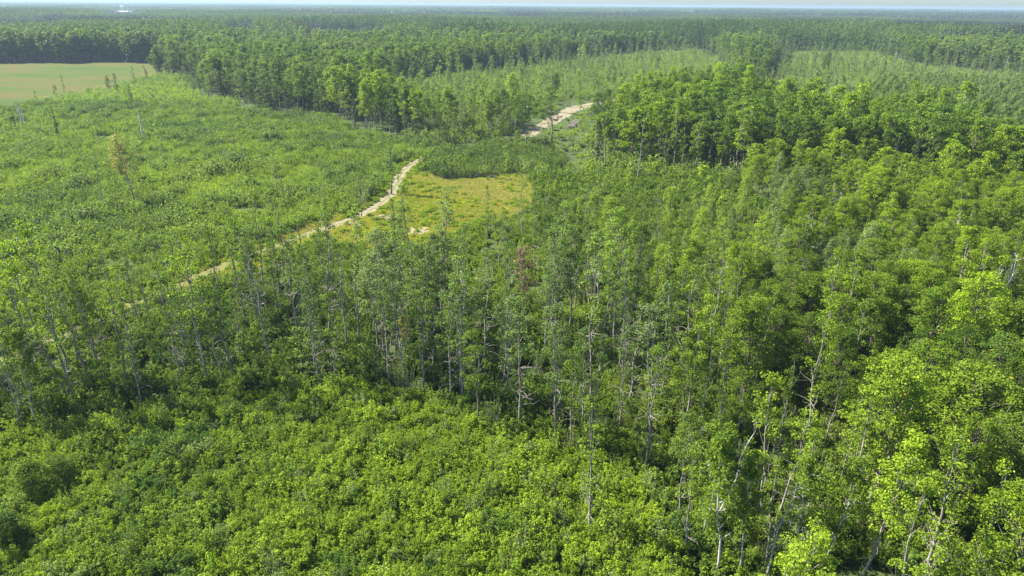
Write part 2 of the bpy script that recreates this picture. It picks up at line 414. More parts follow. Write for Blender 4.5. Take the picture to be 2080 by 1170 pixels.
for i in range(6):
    h = (13, 14, 12, 14.5, 13.5, 11.5)[i]
    variant('maple', 0, tree(300+i, h, 2.9+0.35*(i % 3), 0.30, 230, 0.54, 54, 0.155, 'dome', tr=0.17, deadl=4), MM, h)
    if i < 4: variant('maple', 1, tree(320+i, h, 3.2+0.3*(i % 3), 0.30, 95, 0.82, 36, 0.34, 'dome', tr=0.17, lod=1), MM, h)
    if i < 3: variant('maple', 2, tree(340+i, h, 3.7, 0.30, 44, 1.0, 20, 0.62, 'dome', tr=0.17, limbs=False, lod=2), MM, h)
for i in range(6):
    h = (9, 10, 8, 9.5, 8.5, 10.5)[i]
    variant('willow', 0, tree(400+i, h, 1.6, 0.22, 54, 0.50, 56, 0.16, 'ovoid', tr=0.09, squash=1.25, deadl=4), AM, h)
    if i < 4: variant('willow', 1, tree(420+i, h, 1.7, 0.22, 38, 0.58, 26, 0.29, 'ovoid', tr=0.09, squash=1.3, lod=1), AM, h)
    if i < 3: variant('willow', 2, tree(440+i, h, 1.8, 0.22, 22, 0.7, 14, 0.5, 'ovoid', tr=0.1, squash=1.3, limbs=False, lod=2), AM, h)
for i in range(3):
    h = (12, 13, 11)[i]
    variant('spruce', 0, spruce(500+i, h, 1.9), (DARK_BARK, NEEDLE), h)
    variant('spruce', 2, spruce(520+i, h, 1.9, lod=1), (DARK_BARK, NEEDLE), h)
for i in range(5):
    h = (5, 6, 4.2, 5.5, 4.6)[i]
    variant('sapling', 0, tree(600+i, h, 0.95, 0.12, 24, 0.36, 26, 0.18, tr=0.05, squash=0.9), AM, h)
    variant('sapling', 1, tree(620+i, h, 1.0, 0.12, 18, 0.42, 10, 0.36, tr=0.05, squash=0.9, lod=2), AM, h)
for i in range(7):
    h = (1.7, 2.1, 1.4, 2.4, 1.9, 1.2, 2.0)[i]
    variant('shrub', 0, shrub(700+i, h, 0.62+0.14*(i % 3), 17, 17, 0.115, 0.19), AM, h)
    variant('shrub', 1, shrub(720+i, h, 0.8, 12, 9, 0.27, 0.30, 1), AM, h)
for i in range(6):
    h = (2.4, 2.9, 2.1, 3.2, 2.6, 2.2)[i]
    variant('sucker', 0, sucker(800+i, h, 0.7, 24, 0.165, 14), AM, h)
    variant('sucker', 1, sucker(820+i, h, 0.9, 15, 0.34, 7), AM, h)
for i in range(3): variant('bush', 0, tree(860+i, 4.0, 1.7, 0.06, 110, 0.42, 46, 0.13, 'dome', tr=0.05, squash=0.85), AM, 4.0)
for i in range(4): variant('tuft', 0, tuft(900+i, 0.55, 0.5, 70), (PALE_BARK, BLADE), 0.55)
for i in range(4): variant('reed', 0, tuft(950+i, 1.5, 0.7, 80), AM, 1.5)
variant('weed', 0, shrub(930, 0.6, 0.5, 12, 9, 0.14, 0.14, 1), AM, 0.6)
SN = [(15, 2.0, 13, 0.17, 0.32, 0, 0), (13, 2.9, 10, 0.20, 0.42, 0, 1), (14, 0.9, 9, 0.15, 0.3, 0, 0), (12, 1.7, 16, 0.15, 0.4, 0, 0), (11, 0.5, 5, 0.16, 0.4, 1, 0), (13, 2.3, 12, 0.17, 0.3, 0, 1)]
for i, (h, sp, nb, tr, cb, br, fk) in enumerate(SN): variant('snag', 0, snag(1000+i, h, sp, nb, tr, cb, br, fk, 0.0), SM, h)
for i in range(2): variant('halfdead', 0, snag(1050+i, 12.5, 2.0, 20, 0.11, 0.25, 0, i, 0.75), SM, 12.5)
for kd, h, R in (('deciduous', 18, 3.5), ('conifer', 16, 2.0), ('young', 6, 1.6)):
    for i in range(3): variant('patch_' + kd, 0, patch(1100+i, 44, {'deciduous': 105, 'conifer': 150, 'young': 200}[kd], h, R, 72 if kd == 'deciduous' else 40, 0.95, kd), (PALE_BARK, LEAF if kd != 'conifer' else NEEDLE), h)
    for i in range(2): variant('vast_' + kd, 0, patch(1150+i, 170, 620, h, R*1.7, 13, 3.4, kd), (PALE_BARK, LEAF if kd != 'conifer' else NEEDLE), h)

# ------------------------------------------------------------------ scattering ("stuff": what is past counting)
def scatter(name, meshes, P, rot, scl, idx, tint, **props):
    src = bpy.data.collections.new(name + '_forms')
    for i, me in enumerate(meshes):
        src.objects.link(bpy.data.objects.new('%s_form_%03d' % (name, i), me))
    me = bpy.data.meshes.new(name); n = len(P)
    me.vertices.add(n); me.vertices.foreach_set('co', np.asarray(P, np.float32).ravel())
    for nm, ty, key, arr in (('rot', 'FLOAT_VECTOR', 'vector', rot), ('scl', 'FLOAT_VECTOR', 'vector', scl), ('idx', 'INT', 'value', idx), ('tint', 'FLOAT_VECTOR', 'vector', tint)):
        a = me.attributes.new(nm, ty, 'POINT'); a.data.foreach_set(key, np.asarray(arr, np.int32 if ty == 'INT' else np.float32).ravel())
    ng = bpy.data.node_groups.new(name + '_scatter', 'GeometryNodeTree')
    ng.interface.new_socket('Geometry', in_out='INPUT', socket_type='NodeSocketGeometry')
    ng.interface.new_socket('Geometry', in_out='OUTPUT', socket_type='NodeSocketGeometry')
    gi, go = ng.nodes.new('NodeGroupInput'), ng.nodes.new('NodeGroupOutput')
    ip = ng.nodes.new('GeometryNodeInstanceOnPoints'); ci = ng.nodes.new('GeometryNodeCollectionInfo')
    ci.inputs['Collection'].default_value = src; ci.inputs['Separate Children'].default_value = True; ci.inputs['Reset Children'].default_value = True
    ip.inputs['Pick Instance'].default_value = True
    def na(nm, ty):
        n_ = ng.nodes.new('GeometryNodeInputNamedAttribute'); n_.data_type = ty; n_.inputs['Name'].default_value = nm
        return n_.outputs['Attribute']
    L = ng.links.new
    L(gi.outputs[0], ip.inputs['Points']); L(ci.outputs[0], ip.inputs['Instance'])
    L(na('idx', 'INT'), ip.inputs['Instance Index']); L(na('rot', 'FLOAT_VECTOR'), ip.inputs['Rotation']); L(na('scl', 'FLOAT_VECTOR'), ip.inputs['Scale'])
    L(ip.outputs[0], go.inputs[0])
    o = obj(name, me, kind='stuff', **props)
    md = o.modifiers.new('scatter', 'NODES'); md.node_group = ng
    return o

# ------------------------------------------------------------------ land cover, drawn on the photograph's ground and laid out in the world
TRAIL_PX = [(-60, 770), (30, 728), (85, 704), (160, 672), (270, 620), (380, 572), (440, 545), (520, 515), (610, 482), (690, 455), (745, 433), (782, 408), (803, 382), (812, 355), (832, 336), (868, 317), (930, 303), (1000, 291), (1060, 280), (1090, 262), (1125, 240), (1165, 224), (1225, 209), (1290, 195)]
TR = np.array([ground(u, v)[:2] for u, v in TRAIL_PX])
def smooth_line(P, n):
    for _ in range(n):
        Q = np.empty((2*len(P) - 2, 2)); Q[0::2] = P[:-1]*0.75 + P[1:]*0.25; Q[1::2] = P[:-1]*0.25 + P[1:]*0.75
        P = np.vstack([P[:1], Q, P[-1:]])
    return P
TRS = smooth_line(TR, 3)
def line_dist(x, y, L):
    best = np.full(x.shape, 1e9)
    for a, b in zip(L[:-1], L[1:]):
        ab = b - a; t = np.clip(((x - a[0])*ab[0] + (y - a[1])*ab[1])/max(ab @ ab, 1e-9), 0, 1)
        best = np.minimum(best, np.hypot(x - a[0] - t*ab[0], y - a[1] - t*ab[1]))
    return best
HAY_PX = [(-900, 128), (0, 129), (120, 127), (250, 126), (345, 127), (338, 152), (250, 184), (120, 205), (0, 226), (-900, 345)]
HAYR_PX = [(1900, 74), (1925, 67.5), (1990, 68.5), (2075, 70), (2300, 72), (2300, 77), (2060, 76)]
HAYL_PX = [(-400, 58), (20, 59), (92, 61), (92, 66), (30, 69), (-400, 76)]
MEADOW_PX = [(640, 492), (690, 464), (770, 428), (812, 385), (838, 352), (870, 352), (905, 363), (965, 363), (1060, 353), (1088, 385), (1086, 420), (1040, 446), (960, 458), (920, 478), (880, 500), (800, 512), (720, 502), (680, 497)]
PAD_PX = [(1095, 258), (1085, 240), (1110, 225), (1150, 212), (1185, 210), (1235, 203), (1235, 212), (1188, 220), (1165, 240), (1140, 262), (1160, 270), (1185, 240), (1178, 262), (1150, 276), (1110, 270)]
def top(u, v, h):
    """Foot pixel of a plant h metres tall whose top is seen at (u, v)."""
    p = ground(u, v, h); a, b = project(p[0], p[1]); return (float(a), float(b))
VERGE_PX = [(340, 600), (420, 532), (520, 497), (600, 466), (690, 432), (700, 466), (620, 502), (520, 546), (400, 605)]
ZP = [
 ('hay', HAY_PX), ('hay', HAYR_PX), ('hay', HAYL_PX), ('meadow', MEADOW_PX), ('meadow', VERGE_PX), ('pad', [(1058, 292), (1066, 240), (1140, 205), (1240, 198), (1240, 216), (1205, 230), (1200, 280), (1190, 340), (1150, 345), (1110, 290)]),
 ('fg', [(-900, 3000), (-900, 985), (0, 893), (120, 885), (250, 843), (450, 803), (700, 793), (870, 803), (980, 873), (1160, 928), (1310, 968), (1340, 1050), (1400, 1170), (1430, 1500), (1430, 3000)]),
 ('stand', [(-900, 790), (-100, 760), (0, 730), (80, 705), (150, 660), (260, 630), (400, 592), (520, 585), (640, 570), (760, 580), (900, 590), (1020, 600), (1120, 605), (1180, 640), (1280, 700), (1330, 800), (1330, 970), (1310, 968), (1160, 928), (980, 873), (870, 803), (700, 793), (450, 803), (250, 843), (120, 885), (0, 893), (-900, 985)]),
 ('strip', [(850, 345), (866, 318), (900, 303), (1000, 291), (1080, 286), (1190, 286), (1200, 322), (1120, 350), (1060, 353), (965, 361), (905, 363)]),
 ('regrow', [(-900, 330), (0, 216), (120, 197), (250, 178), (338, 150), (400, 188), (470, 222), (560, 232), (650, 240), (720, 266), (830, 289), (900, 291), (930, 300), (866, 318), (800, 350), (790, 385), (690, 448), (560, 495), (440, 532), (350, 575), (250, 615), (150, 650), (80, 690), (0, 720), (-900, 880)]),
 ('low', [(350, 575), (560, 500), (690, 460), (720, 500), (880, 500), (960, 458), (1086, 425), (1110, 500), (1125, 605), (1020, 600), (900, 590), (760, 580), (640, 570), (520, 585), (400, 592), (260, 630), (150, 660), (80, 705), (0, 730), (0, 700)]),
 ('young', [(1060, 353), (1190, 335), (1260, 345), (1500, 372), (1580, 440), (1560, 560), (1400, 640), (1180, 640), (1125, 605), (1110, 500), (1088, 420)]),
 ('mapleu', [top(*a, 15) for a in [(1190, 192), (1300, 157), (1450, 152), (1560, 152), (1640, 186), (1740, 192), (1800, 202), (1900, 190), (2000, 240), (2080, 262), (2900, 400)]] + [(2900, 540), (2080, 420), (1900, 392), (1700, 378), (1500, 372), (1250, 345), (1190, 338)]),
 ('fine', [top(*a, 8.5) for a in [(1735, 172), (1800, 152), (1900, 150), (2080, 156), (2900, 172)]] + [(2900, 560), (2080, 400), (1740, 320)]),
 ('row', [(825, 290), (860, 258), (960, 252), (1070, 248), (1062, 292), (900, 302)]),
 ('openc', [(800, 205), (830, 166), (1000, 147), (1270, 114), (1420, 104), (1470, 135), (1470, 195), (1330, 220), (1190, 250), (1060, 255), (860, 262)]),
 ('openr', [(1540, 235), (1590, 125), (1650, 90), (1760, 91), (1830, 132), (2000, 150), (2900, 165), (2900, 300), (1740, 300)]),
 ('mixr', [(1500, 372), (1700, 378), (1900, 392), (2080, 420), (2900, 540), (2900, 930), (2080, 720), (1800, 660), (1560, 600), (1580, 440)]),
 ('near', [(1180, 640), (1400, 640), (1560, 595), (1800, 655), (2080, 715), (2900, 925), (4200, 3000), (1430, 3000), (1430, 1500), (1400, 1170), (1340, 1050), (1310, 968), (1330, 800), (1280, 700)]),
]
ZN = ['wood'] + sorted({z for z, _ in ZP})
def zone_of(x, y):
    am = np.clip((np.hypot(x, y) - 170)*0.05, 0, 13); xo, yo = x, y
    x = x + am*2*(fbm(x/17, y/17, 91) - 0.5) + am*1.2*(vnoise(x/5, y/5, 93) - 0.5); y = y + am*2*(fbm(xo/17, y/17, 92) - 0.5)
    U, V = project(x, y)
    z = np.zeros(x.shape, int)
    for nm, poly in reversed(ZP): z[inside(poly, U, V)] = ZN.index(nm)
    return z, U, V
def grid(sp, y0, y1, mx=40.0, jit=0.9, far=None):
    """Jittered points over the wedge of land the camera can see, and a margin round it."""
    ys = np.arange(y0, y1, sp); out = []
    for y in ys:
        hw = 0.80*y + mx; n = int(2*hw/sp); xs = -hw + (np.arange(n) + 0.5)*sp
        out.append(np.stack([xs, np.full(n, y)], 1))
    P = np.concatenate(out); P = P + (RNG.random(P.shape) - 0.5)*sp*jit
    return P[:, 0], P[:, 1]

# ------------------------------------------------------------------ ground, field, meadow, trail
def sheet(name, poly, mat, z, uv=None, wob=0.0, **props):
    """Flat sheet from world outline, edges broken up by a few per cent."""
    P = np.asarray(poly, float)
    if wob:
        Q = []
        for a, b in zip(P, np.roll(P, -1, 0)):
            n = max(2, int(np.hypot(*(b - a))/(wob*2.5)))
            for t in np.arange(n)/n: Q.append(a + (b - a)*t + RNG.normal(size=2)*wob*0.5)
        P = np.array(Q)
    me = bpy.data.meshes.new(name); me.from_pydata([(x, y, z) for x, y in P], [], [tuple(range(len(P)))]); me.materials.append(mat); me.update()
    if me.polygons[0].normal.z < 0: me.flip_normals()
    return obj(name, me, **props)
g = Geo(); ny = [-60, 0, 60, 120, 250, 500, 1000, 2500, 6000, 11000, 17000]
vx = [(x*(0.9*y + 200 if y > 0 else 200), y, 0.0) for y in ny for x in (-1, -0.5, 0, 0.5, 1)]
g.add(vx, [(i*5+k, i*5+k+1, (i+1)*5+k+1, (i+1)*5+k) for i in range(len(ny)-1) for k in range(4)])
obj('ground', g.mesh('ground', [FLOOR]), kind='structure')
wpoly = lambda px: [ground(u, v)[:2] for u, v in px]
sheet('hay_field', wpoly(HAY_PX), HAY, 0.010, wob=1.2, kind='structure')
sheet('hay_field', wpoly(HAYR_PX), HAY, 0.010, kind='structure')
sheet('hay_field', wpoly(HAYL_PX), HAY, 0.010, kind='structure')
sheet('meadow', wpoly(MEADOW_PX), TURF, 0.006, wob=0.8, kind='structure')
def ribbon(name, L, w, mat, z, **props):
    T = unit(np.gradient(L, axis=0)); S = np.stack([-T[:, 1], T[:, 0]], 1)
    n = len(L); k = 7; me = bpy.data.meshes.new(name); V, uvs = [], []
    for i in range(n):
        ww = w*(0.85 + 0.3*vnoise(np.array(i*0.37), np.array(3.1), 5))
        for j in range(k):
            q = j/(k-1); e = RNG.normal()*0.06 if j in (0, k-1) else 0
            p = L[i] + S[i]*((q - 0.5)*ww + e); V.append((p[0], p[1], z + (0.02 if j in (1, 2, 4, 5) else 0.03) - (0.015 if j in (0, k-1) else 0))); uvs.append(q)
    F = [(i*k+j, i*k+j+1, (i+1)*k+j+1, (i+1)*k+j) for i in range(n-1) for j in range(k-1)]
    _, TV = project(L[:, 0], L[:, 1]); gr = np.interp(TV, [200, 300, 330, 440, 470, 520, 640, 680], [0, 0.1, 0.02, -0.05, 0.10, 0.32, 0.34, -0.05])
    me.from_pydata(V, [], F); me.materials.append(mat)
    ul = me.uv_layers.new(name='UVMap')
    for lp in me.loops: ul.data[lp.index].uv = (uvs[lp.vertex_index], gr[lp.vertex_index//k])
    me.update()
    if me.polygons[0].normal.z < 0: me.flip_normals()
    return obj(name, me, **props)
dense = []
for a, b in zip(TRS[:-1], TRS[1:]):
    n = max(1, int(np.hypot(*(b - a))/1.2)); dense += [a + (b - a)*t/n for t in range(n)]
dense.append(TRS[-1]); dense = np.array(dense)
ribbon('trail', dense, 5.3, SAND, 0.012, kind='structure')
def blob(cx, cy, rx, ry, n=40, s=0):
    a = np.arange(n)*2*np.pi/n; q = 1 + 0.5*(fbm(np.cos(a)*1.6 + s, np.sin(a)*1.6, s) - 0.5)*2
    return np.stack([cx + np.cos(a)*rx*q, cy + np.sin(a)*ry*q], 1)
for i, (u, v, rx, ry) in enumerate([(775, 442, 3.2, 2.0), (800, 440, 2.0, 1.2), (845, 468, 3.0, 2.2), (862, 474, 1.5, 1.2), (725, 455, 2.4, 1.2), (880, 446, 1.4, 1.0)]):
    c = ground(u, v); sheet('sand_patch', blob(c[0], c[1], rx, ry, 36, i), SANDP, 0.018 + 0.004*i, kind='structure')
c = [ground(u, v)[:2] for u, v in [(1074, 283), (1090, 256), (1118, 234), (1150, 218), (1190, 211), (1232, 203), (1234, 208), (1192, 217), (1166, 230), (1136, 248), (1098, 270)]]
sheet('sand_clearing', c, SANDP, 0.055, wob=1.0, kind='structure')

# ------------------------------------------------------------------ plant lists
KIND = {  # thing name, category, leaf part name
 'aspen': ('aspen_tree', 'tree'), 'thin': ('aspen_tree', 'tree'), 'maple': ('maple_tree', 'tree'), 'willow': ('willow_tree', 'tree'), 'spruce': ('spruce_tree', 'tree'),
 'sapling': ('sapling', 'sapling'), 'shrub': ('shrub', 'shrub'), 'bush': ('shrub', 'shrub'), 'snag': ('dead_tree', 'dead tree'), 'halfdead': ('dying_tree', 'tree')}
PL = []     # x, y, kind, scale, tint(3), zone, tilt(2)
def put(x, y, kind, s, t, g_, b, zone, lean=0.03):
    n = len(x)
    for i in range(n):
        PL.append((x[i], y[i], kind[i] if not isinstance(kind, str) else kind, s[i], (t[i], g_[i], b[i]), zone[i] if not isinstance(zone, str) else zone, RNG.normal()*lean, RNG.normal()*lean))
TDIST = lambda x, y: line_dist(x, y, TRS)
x, y = grid(3.1, 24, 760)
z, U, V = zone_of(x, y); td = TDIST(x, y); zz = np.array(ZN)[z]
q = RNG.random(len(x)); st = fbm(x/26, y/26, 11); st2 = fbm(x/60 + 9, y/60, 23); rn = RNG.normal(size=len(x)); r2 = RNG.random(len(x))
keep = td > 4.0
kind = np.full(len(x), '', dtype=object); s = np.ones(len(x)); t = 0.50 + 0.95*(st - 0.5) + 0.15*rn; gg = np.clip(0.15 + 0.9*(st2 - 0.5) + 0.45*(r2 < 0.07), 0, 1); b = 1.0 + 0.12*rn - 0.22*(r2 > 0.90)
m = (zz == 'wood') & keep
kind[m] = np.where(q[m] < 0.48, 'aspen', np.where(q[m] < 0.74, 'maple', np.where(q[m] < 0.77, 'spruce', np.where(q[m] < 0.87, 'thin', ''))))
m2 = m & (st2 > 0.60) & (V < 125); kind[m2] = np.where(q[m2] < 0.7, 'spruce', 'aspen')
s[m] = 1.06 + 0.22*rn[m]
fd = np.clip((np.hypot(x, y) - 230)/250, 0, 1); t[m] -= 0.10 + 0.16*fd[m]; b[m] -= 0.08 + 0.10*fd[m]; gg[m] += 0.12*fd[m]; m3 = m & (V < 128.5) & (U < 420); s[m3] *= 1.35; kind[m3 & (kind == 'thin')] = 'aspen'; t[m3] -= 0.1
m = (zz == 'stand') & keep
front = V > 1.0*np.interp(U, [-900, 0, 250, 450, 870, 980, 1310], [985, 893, 843, 803, 803, 873, 968]) - 45
q1 = np.where((V < 690) & (U < 800), 0.25, 0.33)
kind[m] = np.where(q[m] < q1[m], 'thin', np.where(q[m] < q1[m]*np.where(U[m] < 800, 1.12, 1.35), 'aspen', np.where(q[m] < q1[m]*1.35 + 0.10, 'sapling', '')))
s[m] = np.where(U[m] < 800, 1.12, 1.08) + 0.15*rn[m]; t[m] -= 0.08  # stand's leaf tint lowered to deepen its shade
m = (zz == 'low') & keep
kind[m] = np.where(q[m] < 0.06, 'sapling', np.where(q[m] < np.where(U[m] < 760, 0.075, 0.10), 'thin', '')); s[m] = 0.8 + 0.12*rn[m]; t[m] += 0.15
m = (zz == 'young') & keep
kind[m] = np.where(V[m] < 455, np.where(q[m] < 0.26, 'sapling', np.where(q[m] < 0.29, 'thin', '')), np.where(q[m] < 0.46, 'sapling', np.where(q[m] < 0.62, 'willow', np.where(q[m] < 0.69, 'thin', '')))); s[m] = 0.80 + 0.22*rn[m]; t[m] += 0.24
s[m & (kind == 'thin')] *= 0.72; s[m & (kind == 'sapling')] *= 1.15
dn = np.clip(np.interp(U, [850, 1150, 1280], [0.9, 0.65, 0.28])*(0.4 + 1.2*fbm(x/45, y/70, 71)), 0, 1)
m = (zz == 'openc') & keep
kind[m] = np.where(q[m] < 0.15*dn[m], 'sapling', np.where(q[m] < 0.24*dn[m], 'thin', np.where(q[m] < 0.255*dn[m], 'spruce', np.where(q[m] < 0.30*dn[m], 'willow', '')))); s[m] = 0.9 + 0.2*rn[m]; s[m & (kind == 'spruce')] *= 0.5; gg[m] += 0.3
m = (zz == 'row') & keep
kind[m] = np.where(q[m] < 0.22, 'aspen', np.where(q[m] < 0.40, 'thin', np.where(q[m] < 0.55, 'sapling', ''))); s[m] = 0.98 + 0.15*rn[m]
m = (zz == 'openr') & keep
kind[m] = np.where(q[m] < 0.035, 'thin', np.where(q[m] < 0.045, 'spruce', np.where(q[m] < 0.065, 'sapling', np.where(q[m] < 0.075, 'willow', '')))); s[m & (kind == 'spruce')] *= 0.6; gg[m] += 0.2
m = (zz == 'regrow') & keep
kind[m] = np.where(q[m] < 0.006, 'thin', np.where(q[m] < 0.024, 'sapling', '')); s[m] = 0.75 + 0.12*rn[m]
m = (zz == 'strip') & (td > 3); kind[m] = np.where(q[m] < 0.05, 'sapling', ''); t[m] -= 0.1
m = (zz == 'fine'); kind[m] = np.where(q[m] < 0.93, 'willow', ''); s[m] = 0.95 + 0.1*rn[m]; gg[m] = np.clip(0.45 + 0.5*(st[m] - 0.5) + 0.1*rn[m], 0, 1); t[m] = 0.35 + 0.1*rn[m]
m = (zz == 'mapleu') & keep
kind[m] = np.where(q[m] < 0.20, 'maple', np.where(q[m] < 0.62, 'aspen', np.where(q[m] < 0.70, 'thin', ''))); s[m] = 1.04 + 0.20*rn[m]; t[m] += np.where(kind[m] == 'maple', -0.05, -0.16); b[m] -= 0.06; gg[m] *= 0.3
m = (zz == 'mixr')
gm = st2 + 0.3*(st - 0.5) > 0.47
kind[m] = np.where(gm[m], np.where(q[m] < 0.9, 'willow', ''), np.where(q[m] < 0.3, 'maple', np.where(q[m] < 0.55, 'aspen', '')))
s[m] = np.where(gm[m], 1.05, 0.85) + 0.1*rn[m]; gg[m] = np.where(gm[m], np.clip(0.55 + 0.12*rn[m], 0, 1), 0.05); t[m] = np.where(gm[m], 0.30, 0.62) + 0.10*rn[m]
m = (zz == 'near')
rt = (U > 1480) & ((V < 870) | (U > 1740))
dens = np.where(rt, 0.34, 0.0) * np.where(V > 1150, 0.25, 1.0)
kind[m] = np.where(rt[m], np.where(q[m] < dens[m], 'maple', np.where(q[m] < dens[m] + 0.12, 'thin', '')), np.where(q[m] < 0.32, 'thin', np.where(q[m] < np.where(U[m] > 1420, 0.40, 0.52), 'aspen', np.where(q[m] < 0.60, 'sapling', ''))))
s[m] = np.where(rt[m], 0.98, 0.92) + 0.1*rn[m]; t[m] += 0.10; gg[m] *= 0.3
s = np.clip(s, 0.45, 1.5); t = np.clip(t, 0.02, 0.98); gg = np.clip(gg, 0, 0.85); b = np.clip(b, 0.7, 1.3)
# the woods thin out raggedly towards the open land
OPEN = [ZN.index(k_) for k_ in ('regrow', 'openc', 'openr', 'strip', 'young', 'pad')]
wd_ = np.isin(zz, ['wood', 'mapleu']); near_open = np.zeros(len(x), int)
for dx, dy in ((13, 0), (-13, 0), (0, 16), (0, -16), (7, 7), (-7, 7), (7, -7), (-7, -7)):
    zo, _, _ = zone_of(x[wd_] + dx, y[wd_] + dy); near_open[wd_] += np.isin(zo, OPEN)
hit = wd_ & (near_open > 0); q3 = RNG.random(len(x)); cut = 0.22 + 0.10*near_open
kind[hit & (q3 < cut)] = ''; kind[hit & (q3 >= cut) & (q3 < cut + 0.16)] = 'sapling'; kind[hit & (q3 >= cut + 0.16) & (q3 < cut + 0.36)] = 'thin'; s[hit] *= 0.80 + 0.25*RNG.random(hit.sum())
# big crowns keep their distance from each other on a coarse grid
big = kind == 'maple'
cell = np.stack([np.floor(x/5.2), np.floor(y/5.2)], 1); _, first = np.unique(cell[big], axis=0, return_index=True)
bi = np.where(big)[0]; drop = np.setdiff1d(bi, bi[first]); kind[drop] = np.where(RNG.random(len(drop)) < 0.35, 'sapling', '')
ok = (kind != '') & ~((V > 1300) & (kind == 'maple')) & ~((V > 1420) & (zz != 'near')) & (y > 26)
PLX = dict(x=x[ok], y=y[ok], kind=kind[ok], s=s[ok], t=t[ok], g=gg[ok], b=b[ok], zone=zz[ok], U=U[ok], V=V[ok])

